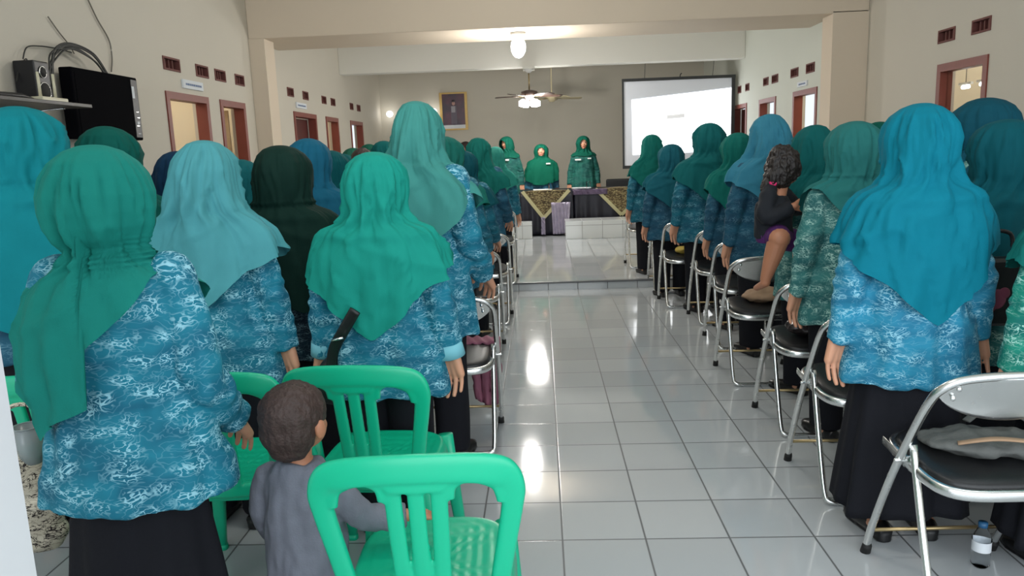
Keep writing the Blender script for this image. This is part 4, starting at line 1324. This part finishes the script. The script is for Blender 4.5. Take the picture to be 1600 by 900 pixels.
# right block
person('person in a bright turquoise blue pointed scarf, nearest on the right', 1440, 161, 2.58, (8, 112, 132), 'blue2', 'n', 's', 'drape', 3.1, wid=1.0, group=GR, tip=.82, side=1.08, s0=.05, fold=1.3, rz=.03)
person('person in a muted teal scarf and grey-green tunic, left of the turquoise one', 1337, 189, 3.5, (42, 112, 110), 'green', 'n', 't', 'drape', 6.6, wid=1.05, group=GR, tip=.98, side=1.15, sideL=1.262, sideR=1.08, s0=.55, bulk=1.05, rz=.12)
person('person in a dark teal scarf carrying a small child on the right', 1272, 195, 4.2, (16, 92, 92), 'green', 'h', 't', 'tall', 2.2, group=GR, rz=.5, tip=.95)
person('person in a light steel blue scarf, tallest head right of the screen', 1202, 178, 5.0, (58, 128, 152), 'dusk', 'n', 't', 'tall', 7.3, group=GR, tip=.98, side=1.15, s0=-.1, rz=.2, wid=1.05)
person('person in a green scarf between the projector screen and the light steel blue scarf', 1153, 207, 5.75, (18, 104, 96), 'dusk', 'n', 't', 'drape', 1.7, group=GR, rz=.25, wid=1.0, tip=.95, s0=-.5)
person('tall person in a dark teal scarf before the right half of the screen', 1108, 192, 6.4, (20, 96, 98), 'teal', 'n', 't', 'drape', 8.3, group=GR, rz=.2, wid=1.15, bulk=.95)
person('person in a blue-teal scarf, low before the left half of the screen', 1049, 225, 7.1, (28, 94, 108), 'dusk', 'n', 't', 'drape', 9.4, group=GR, rz=.2, wid=1.1)
person('person in a sea green scarf nearest the stage on the right, at the screen corner', 1018, 210, 7.95, (20, 106, 98), 'teal', 'n', 't', 'tall', 4.7, group=GR, rz=.2, wid=1.05)
person('person in an emerald scarf, a sliver between the muted teal and turquoise scarves', 1374, 190, 5.2, (14, 92, 80), 'green', 'n', 's', 'drape', 5.9, group=GR)
person('person in a dark blue-teal scarf turned left, before the glazed door', 1533, 153, 3.75, (18, 76, 92), 'green', 'n', 's', 'wrap', 6.9, group=GR, rz=.9)
person('person in a long dark teal scarf at the right edge carrying a black handbag', 1574, 186, 2.92, (8, 78, 88), 'green', 'n', 's', 'drape', 7.7, group=GR, wid=1.12, tip=.74, side=.80, rz=.35)
o = person('person cut off by the right edge, its sea green patterned sleeve in view', 1728, 205, 2.35, (18, 104, 98), 'mint', 'n', 's', 'drape', 8.9, group=GR, tip=1.0)
# at the head table, facing the hall
person('person in a green scarf at the left end of the head table, head turned right', 791, 213, 12.95, (14, 86, 70), 'stage', 'n', 't', 'drape', 2.9, floor=.08, rz=pi - .2, group=GS, tip=1.17, side=1.215, front=1.2, wide=.9, turn=-.4, far=True)
person('person in a wide green cape scarf standing second at the head table', 845, 225, 12.9, (12, 92, 72), 'dusk', 'n', 't', 'drape', 3.7, floor=.08, rz=pi, group=GS, tip=.90, side=.98, front=.82, wid=1.12, far=True)
person('person in a green scarf with pinned badges, standing right at the head table', 911, 212, 12.95, (14, 86, 70), 'stage', 'n', 't', 'drape', 5.3, floor=.08, rz=pi, group=GS, tip=1.2, side=1.225, front=1.215, wide=.86, far=True)
person('person in a dark brown scarf far behind the left row, face just showing', 727, 221, 13.3, (50, 40, 38), 'navy', 'n', 't', 'drape', 5.8, floor=.08, rz=pi - .4, group=GS, far=True)

def badge(start, x, z, w, h):
    """a pin on the clothing of the person whose label begins with start (local to that person)"""
    for ob in list(COL.objects):
        if ob.parent is None and ob.get('label', '').startswith(start):
            link('badge', bevelbox(x - w / 2, x + w / 2, .150, .162, z - h / 2, z + h / 2, .002, 'badge', [M['white_plastic']]), ob)


badge('person in a green scarf with pinned', .10, 1.16, .10, .026)
badge('person in a green scarf with pinned', -.09, 1.175, .06, .020)
badge('person in a wide green cape', -.11, 1.20, .07, .026)
badge('person in a green scarf at the left end', -.04, 1.17, .06, .026)


# ------------------------------------------------------------------ a man with uncovered dark hair in the left rows
def bare_head_man():
    u, vt, d = 565, 231, 5.5
    y = CAM[1] + d; p = at(u, vt, y=y); s = (p.z - .0) / 1.555
    fl = .0; s = (p.z - fl) / 1.545
    o = thing('person', 'person with short uncovered dark brown hair in the middle of the left rows', 'person', (p.x, p.y, fl), .3)
    o.scale = (s, s, s)
    link('body', BODY['a'], o); link('shirt', tunic_mesh('s', B_['teal']), o); link('trousers', TROUS, o)
    for sx in (-1, 1): link('shoe', SHOE, o, (sx * .095, .03, 0), (0, 0, -sx * .12))
    mb = MB(); mb.ball((0, -.006, 1.462), (.084, .097, .084)); mb.ball((0, -.035, 1.42), (.078, .068, .06))
    me = fuse(mb, 'hair', .006, [M['hair_brown']], smooth=2)
    displace(me, lambda c: .006 * nz(c[0] * 60, c[1] * 60, c[2] * 25))
    link('hair', me, o)


bare_head_man()


# ------------------------------------------------------------------ the boy by the green chairs
def boy():
    y = -.80
    top = at(457, 596, y=y); s = top.z / .935
    o = thing('person', 'small boy in a grey shirt seen from behind, beside the green plastic chairs', 'person', (top.x, y, 0), -.35)
    o.scale = (s, s, s)
    mb = MB()
    mb.ball((0, 0, .835), (.074, .086, .086)); mb.ball((0, .034, .795), (.058, .056, .055)); mb.ball((0, .068, .765), (.02, .02, .016))
    mb.capsule((0, .086, .822), (0, .095, .808), .008, .011, n=10)
    for sx in (-1, 1):
        mb.ball((sx * .078, -.002, .812), (.011, .019, .027)); mb.ball((sx * .03, .058, .80), (.022, .018, .022)); mb.ball((sx * .027, .068, .845), (.02, .01, .008))
    mb.ball((0, .076, .783), (.018, .008, .008))
    mb.capsule((0, -.005, .69), (0, 0, .77), .036, .035)
    rings = []
    for z, a, b in ((.36, .098, .072), (.42, .104, .078), (.5, .096, .074), (.58, .10, .07), (.66, .105, .062), (.70, .07, .048), (.72, .038, .036)):
        rings.append([(a * cos(2 * pi * j / 24), b * sin(2 * pi * j / 24), z) for j in range(24)])
    mb.loft(rings)
    RA = [(.098, 0, .665), (.165, .035, .565), (.265, .115, .545)]
    LA = [(-.098, 0, .665), (-.135, -.005, .54), (-.125, .06, .44)]
    for A, sx in ((RA, 1), (LA, -1)):
        mb.capsule(A[0], A[1], .030, .024); mb.capsule(A[1], A[2], .024, .017)
        add_hand(mb, A[2], Vector(A[2]) - Vector(A[1]), (0, 0, 1) if sx > 0 else (-1, 0, .3), (-1, .4, 0) if sx > 0 else (0, 1, 0), s=.62, curl=.4)
    for sx in (-1, 1):
        mb.capsule((sx * .05, 0, .37), (sx * .055, .01, .21), .05, .034); mb.capsule((sx * .055, .01, .21), (sx * .06, -.005, .04), .032, .022)
        mb.capsule((sx * .06, -.015, .022), (sx * .068, .07, .016), .022, .018, flat=.8)
    link('body', fuse(mb, 'boy_body', .004, [M['skin_kid']], ratio=.4, smooth=2), o)
    mb = MB(); mb.ball((0, -.010, .853), (.084, .094, .084)); mb.ball((0, -.036, .812), (.078, .062, .072)); mb.ball((0, -.038, .765), (.058, .046, .036))
    me = fuse(mb, 'hair', .0045, [M['hair_brown']], smooth=2)
    displace(me, lambda c: .004 * nz(c[0] * 90, c[1] * 90, c[2] * 30) + .004 * nz(c[0] * 25, c[1] * 25, c[2] * 12))
    link('hair', me, o)
    mb = MB(); rings = []
    for z, a, b in ((.31, .128, .095), (.36, .126, .094), (.45, .120, .09), (.55, .116, .084), (.63, .118, .076), (.675, .105, .064), (.705, .072, .052), (.715, .052, .046)):
        rings.append([(a * cos(2 * pi * j / 36), -.002 + b * sin(2 * pi * j / 36), z + (.006 if z > .7 else 0)) for j in range(36)])
    mb.loft(rings)
    for A in (RA, LA):
        A = [Vector(a) for a in A]
        mb.sweep(bez([A[0] + Vector((-.02 if A[0].x > 0 else .02, 0, .0)), A[0], A[1], A[1].lerp(A[2], .88)], 6), [.030] * 6 + [.042] * 6 + [.036] * 6 + [.030], up=(0, 1, .2), n=18)
    me = fuse(mb, 'shirt', .006, [M['grey_cloth']], smooth=3)
    displace(me, lambda c: .009 * nz(c[0] * 20 + 3, c[1] * 20, c[2] * 9) + .004 * nz(c[0] * 45, c[1] * 45, c[2] * 20))
    link('shirt', me, o)
    mb = MB(); mb.sweep([(0, 0, .40), (0, 0, .33)], [.106, .104], [.082, .08], up=(0, 1, 0), n=24)
    for sx in (-1, 1): mb.sweep([(sx * .05, 0, .36), (sx * .055, .008, .21), (sx * .06, 0, .06)], [.058, .044, .036], up=(0, 1, 0), n=18)
    link('trousers', fuse(mb, 'trousers', .007, [M['black_skirt']], smooth=2), o)


boy()


# ------------------------------------------------------------------ the carried child
def girl():
    d = 3.80; y0 = CAM[1] + d
    g = lambda u, v, dd=0: at(u, v, y=y0 + dd)
    org = g(1215, 330)
    o = thing('person', 'small child with black hair in a black top, carried on the right', 'person', org)
    L = lambda u, v, dd=0: g(u, v, dd) - org
    mb = MB(); hc = L(1226, 262, .02)
    mb.ball(hc, (.072, .078, .088)); mb.ball(hc + Vector((.03, .045, -.035)), (.05, .05, .05)); mb.ball(hc + Vector((.045, .085, -.02)), (.012, .014, .014))
    mb.capsule(L(1221, 290, 0), L(1215, 310, -.02), .033, .038)
    T = [L(1212, 312, -.02), L(1208, 345, -.03), L(1210, 372, -.02)]
    mb.sweep([T[0], T[0].lerp(T[1], .3), T[1], T[2]], [.05, .085, .08, .085], [.04, .06, .06, .065], up=(0, 1, 0), n=20)
    A = [L(1202, 303, -.06), L(1197, 340, -.10), L(1241, 322, -.12)]
    mb.capsule(A[0], A[1], .030, .026); mb.capsule(A[1], A[2], .026, .018)
    add_hand(mb, A[2], Vector((.9, .25, -.1)), (0, -1, .1), (0, 0, 1), s=.62, curl=.5)
    A2 = [L(1225, 305, .04), L(1245, 325, .12), L(1262, 320, .2)]
    mb.capsule(A2[0], A2[1], .03, .026); mb.capsule(A2[1], A2[2], .026, .018)
    add_hand(mb, A2[2], Vector((.9, .25, .1)), (0, 0, 1), (0, -1, .3), s=.62, curl=.4)
    G = [L(1208, 375, -.03), L(1218, 378, -.10), L(1197, 432, -.12)]
    G = [L(1212, 366, -.03), L(1217, 372, -.13), L(1196, 436, -.10)]
    mb.capsule(G[0], G[1], .066, .055); mb.capsule(G[1], G[1].lerp(G[2], .45), .052, .043); mb.capsule(G[1].lerp(G[2], .45), G[2], .043, .026)
    mb.capsule(G[2] + Vector((0, 0, -.02)), G[2] + Vector((-.02, .07, -.055)), .025, .019, flat=.8)
    G2 = [L(1222, 372, .05), L(1250, 378, .05), L(1248, 430, .08)]
    mb.capsule(G2[0], G2[1], .054, .044); mb.capsule(G2[1], G2[2], .042, .022); mb.capsule(G2[2] + Vector((0, 0, -.02)), G2[2] + Vector((.0, .07, -.05)), .025, .019, flat=.8)
    link('body', fuse(mb, 'child_body', .004, [M['skin_kid']], ratio=.4, smooth=2), o)
    mb = MB(); hh = hc + Vector((-.012, -.014, .010)); mb.ball(hh, (.086, .088, .098)); mb.ball(hc + Vector((-.035, -.03, -.05)), (.06, .06, .055))
    mb.capsule(hc + Vector((-.06, -.04, -.03)), hc + Vector((-.095, -.04, -.10)), .045, .034); mb.ball(hc + Vector((-.03, -.03, .075)), (.05, .05, .035))
    me = fuse(mb, 'hair', .0045, [M['hair']], smooth=2)
    displace(me, lambda c: .012 * nz(c[0] * 30, c[1] * 30, c[2] * 14) + .008 * nz(c[0] * 90, c[1] * 90, c[2] * 40))
    hr = link('hair', me, o)
    mb = MB(); tc_ = hc + Vector((-.075, -.075, -.065)); mb.sweep([tc_ + Vector((.014 * cos(a), 0, .014 * sin(a))) for a in [2 * pi * k / 12 for k in range(12)]], .008, n=8, closed=True, up=(0, 1, 0)); mb.ball(tc_, .010)
    link('hair_tie', mb.mesh('hair_tie', [plain('pink_tie', (230, 30, 110), .5)]), hr)
    mb = MB()
    mb.sweep([T[0] + Vector((0, 0, .02)), T[0].lerp(T[1], .25), T[1], T[1].lerp(T[2], .8)], [.05, .095, .092, .094], [.045, .072, .072, .072], up=(0, 1, 0), n=24)
    for Q in (A, A2):
        mb.sweep(bez([Q[0] + Vector((.01, .02, .01)), Q[0], Q[1], Q[1].lerp(Q[2], .93)], 5), [.034] * 5 + [.042] * 5 + [.038] * 5 + [.030], up=(0, 1, .2), n=16)
    me = fuse(mb, 'shirt', .006, [plain('black_jersey', (20, 24, 32), .85)], smooth=2); displace(me, lambda c: .006 * nz(c[0] * 30, c[1] * 30, c[2] * 20))
    link('shirt', me, o)
    mb = MB()
    mb.sweep([T[1].lerp(T[2], .6), T[2] + Vector((0, 0, -.01))], [.092, .088], [.075, .075], up=(0, 1, 0), n=20)
    mb.capsule(G[0], G[0].lerp(G[1], .9), .066, .060); mb.capsule(G2[0], G2[0].lerp(G2[1], .7), .064, .058)
    link('shorts', fuse(mb, 'shorts', .006, [plain('purple_shorts', (74, 26, 92), .8)], smooth=2), o)


girl()


# ------------------------------------------------------------------ bags and small things
def blob(name, parts, vox, mat, amp, fr, seed=0, cat=None, label=None, loc=(0, 0, 0), rz=0, parent=None, group=None):
    mb = MB()
    for c, r in parts: mb.ball(c, r)
    me = fuse(mb, name, vox, [mat], smooth=3)
    displace(me, lambda c: amp * nz(c[0] * fr + seed, c[1] * fr, c[2] * fr * 2) + amp * .5 * nz(c[0] * fr * 2.3 + seed, c[1] * fr * 2.3, c[2] * fr * 3))
    o = link(name, me, parent, loc, (0, 0, rz))
    if label: tag(o, label, cat, group)
    return o


b = thing('cloth_bag', 'slouched grey cloth bag with straps on the nearest right folding chair', 'bag', (1.30, -.32, .452), .05)
blob('body', [((-.03, 0, .028), (.17, .11, .032)), ((.09, -.03, .024), (.13, .10, .027)), ((-.11, .03, .022), (.09, .08, .022))], .006, M['bag_grey'], .014, 13, 2, parent=b)
for k, pts in enumerate(([(-.14, -.06, .05), (-.05, -.10, .075), (.08, -.11, .06), (.17, -.07, .03)], [(-.05, .05, .075), (.03, .08, .10), (.10, .04, .09), (.14, .0, .06)])):
    link('strap', MB().sweep(bez(pts, 8), .013, .004, n=10, p=3).mesh('strap', [M['bag_grey'] if k else M['beige']]), b)
link('buckle', MB().sweep([(.09 + .016 * cos(a), .045, .10 + .012 * sin(a)) for a in [2 * pi * k / 14 for k in range(14)]], .0035, n=8, closed=True, up=(0, 1, 0)).mesh('buckle', [M['brass']]), b)
link('white_tag', bevelbox(.15, .17, -.07, -.055, .015, .05, .002, 'tag', [M['white_plastic']]), b)
c4 = at(1147, 604, z=0)
blob('cushion', [((0, 0, .03), (.13, .12, .034)), ((.03, .02, .04), (.09, .09, .034))], .007, M['beige'], .012, 14, 4, 'cushion', 'beige bundle lying on the fourth folding chair on the right', (c4.x + .23, c4.y + .25, .458))
c3 = at(1222, 684, z=0)
b = thing('handbag', 'shiny dark handbag lying on the third folding chair on the right', 'handbag', (c3.x + .19, c3.y + .19, .455))
blob('body', [((0, 0, .045), (.13, .08, .048))], .006, plain('glossy_dark_vinyl', (52, 46, 46), .18, mottle=.3, scale=14), .010, 18, 5, parent=b)
link('handle', MB().sweep(bez([(-.08, 0, .08), (-.05, -.05, .12), (.05, -.05, .12), (.08, 0, .08)], 8), .006, n=8).mesh('handle', [M['black_vinyl']]), b)
link('clasp', MB().ball((0, -.08, .06), (.02, .008, .012)).mesh('clasp', [M['steel']]), b)
c2 = at(1291, 790, z=0)
b = thing('handbag', 'small black handbag with a metal clasp on the second folding chair on the right', 'handbag', (c2.x + .20, c2.y + .20, .455))
blob('body', [((0, 0, .035), (.11, .07, .038))], .006, M['black_vinyl'], .008, 18, 7, parent=b)
link('clasp', MB().ball((0.0, -.072, .04), (.022, .008, .010)).mesh('clasp', [M['steel']]), b)
c8 = at(1043, 482, z=0)
blob('packet', [((0, 0, .03), (.065, .05, .032))], .005, plain('yellow_packet', (214, 186, 90), .5), .006, 20, 3, 'packet', 'small yellow packet on the seventh folding chair on the right', (c8.x + .16, c8.y + .2, .455))
# mauve jacket over the front of the nearest left chair's seat, hanging towards the floor
c1 = at(773, 712, z=0)
vs = []; nx, nz_ = 22, 30
for i in range(nx + 1):
    for k in range(nz_ + 1):
        t_ = k / nz_; a_ = i / nx
        fall = max(0, t_ - .22) / .78
        yy = c1.y + .30 + .14 * min(1, t_ / .22) + .03 * fall; zz = .470 - .40 * fall * (1 - .25 * abs(a_ - .6))
        vs.append((c1.x - .17 + .19 * a_ * (1 - .3 * fall) + .05 * fall, yy + .02 * sin(i * .9 + 2 * t_) * fall + .012 * sin(i * 2.2 + k * .5) * fall, zz + .006 * sin(i * 1.1 + k * .8)))
fs = [(i * (nz_ + 1) + k, (i + 1) * (nz_ + 1) + k, (i + 1) * (nz_ + 1) + k + 1, i * (nz_ + 1) + k + 1) for i in range(nx) for k in range(nz_)]
tag(link('jacket', evaluated(MB().add(vs, fs).mesh('jacket', [M['mauve']]), [('SOLIDIFY', dict(thickness=.010))])), 'mauve jacket draped over the nearest folding chair left of the aisle', 'jacket')
# black shoulder bag of the centre woman
p = at(520, 585, y=.08)
b = thing('shoulder_bag', 'black shoulder bag with a metal buckle, hanging left of the centre woman', 'bag', (p.x, p.y, p.z))
blob('body', [((0, 0, -.03), (.075, .05, .085)), ((.01, 0, .03), (.05, .035, .04))], .006, M['black_vinyl'], .006, 16, 1, parent=b)
s1, s2 = at(555, 485, y=-.03) - p, at(522, 545, y=.03) - p
link('strap', MB().sweep(bez([s1, s1.lerp(s2, .5) + Vector((0, -.012, 0)), s2, Vector((.005, -.03, .03))], 6), .020, .006, n=10, p=3, up=(0, 1, 0)).mesh('strap', [M['black_vinyl']]), b)
q_ = at(529, 529, y=-.02) - p
link('buckle', MB().sweep([q_ + Vector((-.02, -.012, -.004)), q_ + Vector((.02, -.012, .006))], .007, .005, n=8).mesh('buckle', [M['steel']]), b)
# black handbag at the right edge
p = at(1548, 455, y=.10)
b = thing('handbag', 'black handbag with a faint pink flower print held at the right edge', 'handbag', p)
link('body', bevelbox(-.095, .095, -.04, .04, -.12, .12, .03, 'body', [M['black_vinyl']]), b)
link('flower_print', MB().ball((.0, -.041, -.02), (.03, .003, .035)).ball((.022, -.041, .0), (.02, .003, .02)).ball((-.02, -.041, -.045), (.02, .003, .02)).mesh('flower', [plain('pink_print', (110, 50, 70), .6)]), b)
link('handle', MB().sweep(bez([(-.06, 0, .11), (-.05, 0, .20), (.05, 0, .20), (.06, 0, .11)], 8), .007, n=8).mesh('handle', [M['black_vinyl']]), b)
# water bottle under the near right chair
p = at(1531, 884, z=0)
b = thing('water_bottle', 'clear plastic water bottle with blue cap on the floor under the right chair', 'bottle', (p.x, p.y, 0))
link('bottle', MB().sweep([(0, 0, 0), (0, 0, .01), (0, 0, .05), (0, 0, .055), (0, 0, .10), (0, 0, .125), (0, 0, .14)], [.020, .028, .028, .026, .029, .018, .012], up=(0, 1, 0), n=24).mesh('bottle', [M['glass']]), b)
link('cap', MB().sweep([(0, 0, .138), (0, 0, .155)], .014, up=(0, 1, 0), n=20).mesh('cap', [plain('blue_cap', (40, 90, 130), .4)]), b)
link('label_band', MB().sweep([(0, 0, .058), (0, 0, .092)], .0285, up=(0, 1, 0), n=24, cap=False).mesh('label', [M['paper']]), b)
# flowered bag with a plastic cup by the left jamb
fm = batik('flower_print_cloth', (206, 198, 180), (176, 168, 150), (40, 34, 34), 1.3, 1.6)
b = thing('tote_bag', 'pale tote bag printed with dark flowers hanging on the chair back beside the jamb', 'bag', at(50, 775, y=-.62), .2)
blob('body', [((-.01, 0, -.06), (.085, .05, .10)), ((-.01, 0, .05), (.07, .045, .09)), ((.0, 0, -.11), (.08, .045, .06))], .006, fm, .008, 12, 9, parent=b)
link('handle', MB().sweep(bez([(-.06, 0, .10), (-.05, .03, .24), (.03, .03, .24), (.04, 0, .10)], 6), .006, n=8).mesh('handle', [fm]), b)
p = at(46, 690, y=-.62)
b = thing('plastic_cup', 'clear plastic cup sticking out of the flowered tote bag', 'cup', p)
link('cup', evaluated(MB().sweep([(0, 0, -.06), (0, 0, .045)], [.028, .038], up=(0, 1, 0), n=24, cap=False).mesh('cup', [M['cup']]), [('SOLIDIFY', dict(thickness=.001))]), b)
link('rim', MB().sweep([(.038 * cos(a), .038 * sin(a), .045) for a in [2 * pi * k / 28 for k in range(28)]], .0018, n=8, closed=True).mesh('rim', [M['cup']]), b)
# pale cuffs of the centre woman are part of her clothing
for ob in COL.objects:
    if ob.parent is None and ob.get('label', '').startswith('person in a vivid sea green'):
        for sx in (-1, 1):
            S, E_, W, fd = [Vector(p_) for p_ in ARM['side']]
            for v_ in (E_, W): v_.x *= sx
            d_ = (W - E_).normalized()
            link('cuff', MB().sweep([W - d_ * .045, W - d_ * .02, W + d_ * .012], [.052, .054, .056], up=(0, 1, 0), n=24).mesh('cuff', [M['cuff']]), ob)

# ------------------------------------------------------------------ light
w = bpy.data.worlds.new('world'); SC.world = w; w.use_nodes = True
bg = w.node_tree.nodes['Background']
bg.inputs['Color'].default_value = (.86, .93, 1.0, 1); bg.inputs['Strength'].default_value = 1.0


def point(name, loc, power, r=.08, col=(1, .97, .92)):
    l = bpy.data.lights.new(name, 'POINT'); l.energy = power; l.shadow_soft_size = r; l.color = col
    o = bpy.data.objects.new(name, l); COL.objects.link(o); o.location = loc
    return o


point('front_beam_lamp', (L1.x, L1.y, L1.z - .36), 62)
point('fan_lamp', (FP.x, 9.35, FP.z - .62), 75, .12)
for p in wl: point('wall_lamp_light', (p.x, YB - .22, p.z), .8, .06)
# lamps of the side rooms, and the hall's own lamps over the near part, out of the picture
for x, y, z, e in ((LX - 1.2, 3.9, 2.9, 30), (LX - 1.2, 5.5, 2.9, 22), (RXN + 1.1, 3.9, 2.9, 30), (RXN + 1.1, 6.6, 2.9, 45), (RXN + 1.1, 9.3, 2.6, 12), (LX - 1.2, 9.0, 2.6, 20)):
    point('side_room_lamp', (x, y, z), e, .12, (1, .96, .90))
for x, y, e in ((-.3, -.2, 26), (-.3, 3.4, 40)):
    point('hall_lamp', (x, y, 3.1), e, .14)
# daylight through the wide opening behind the photographer
l = bpy.data.lights.new('doorway_daylight', 'AREA'); l.shape = 'RECTANGLE'; l.size = 6.0; l.size_y = 2.8; l.energy = 130; l.color = (.90, .96, 1.0)
o = bpy.data.objects.new('doorway_daylight', l); COL.objects.link(o); o.location = (.1, -3.4, 1.7); o.rotation_euler = (radians(-90 + 180), 0, 0)
SC.view_settings.view_transform = 'Standard'; SC.view_settings.look = 'None'; SC.view_settings.gamma = 1
SC.view_settings.use_curve_mapping = False
SC.view_settings.exposure = 0.12
SC.cycles.use_denoising = True
SC.cycles.max_bounces = 6
SC.cycles.sample_clamp_indirect = 6
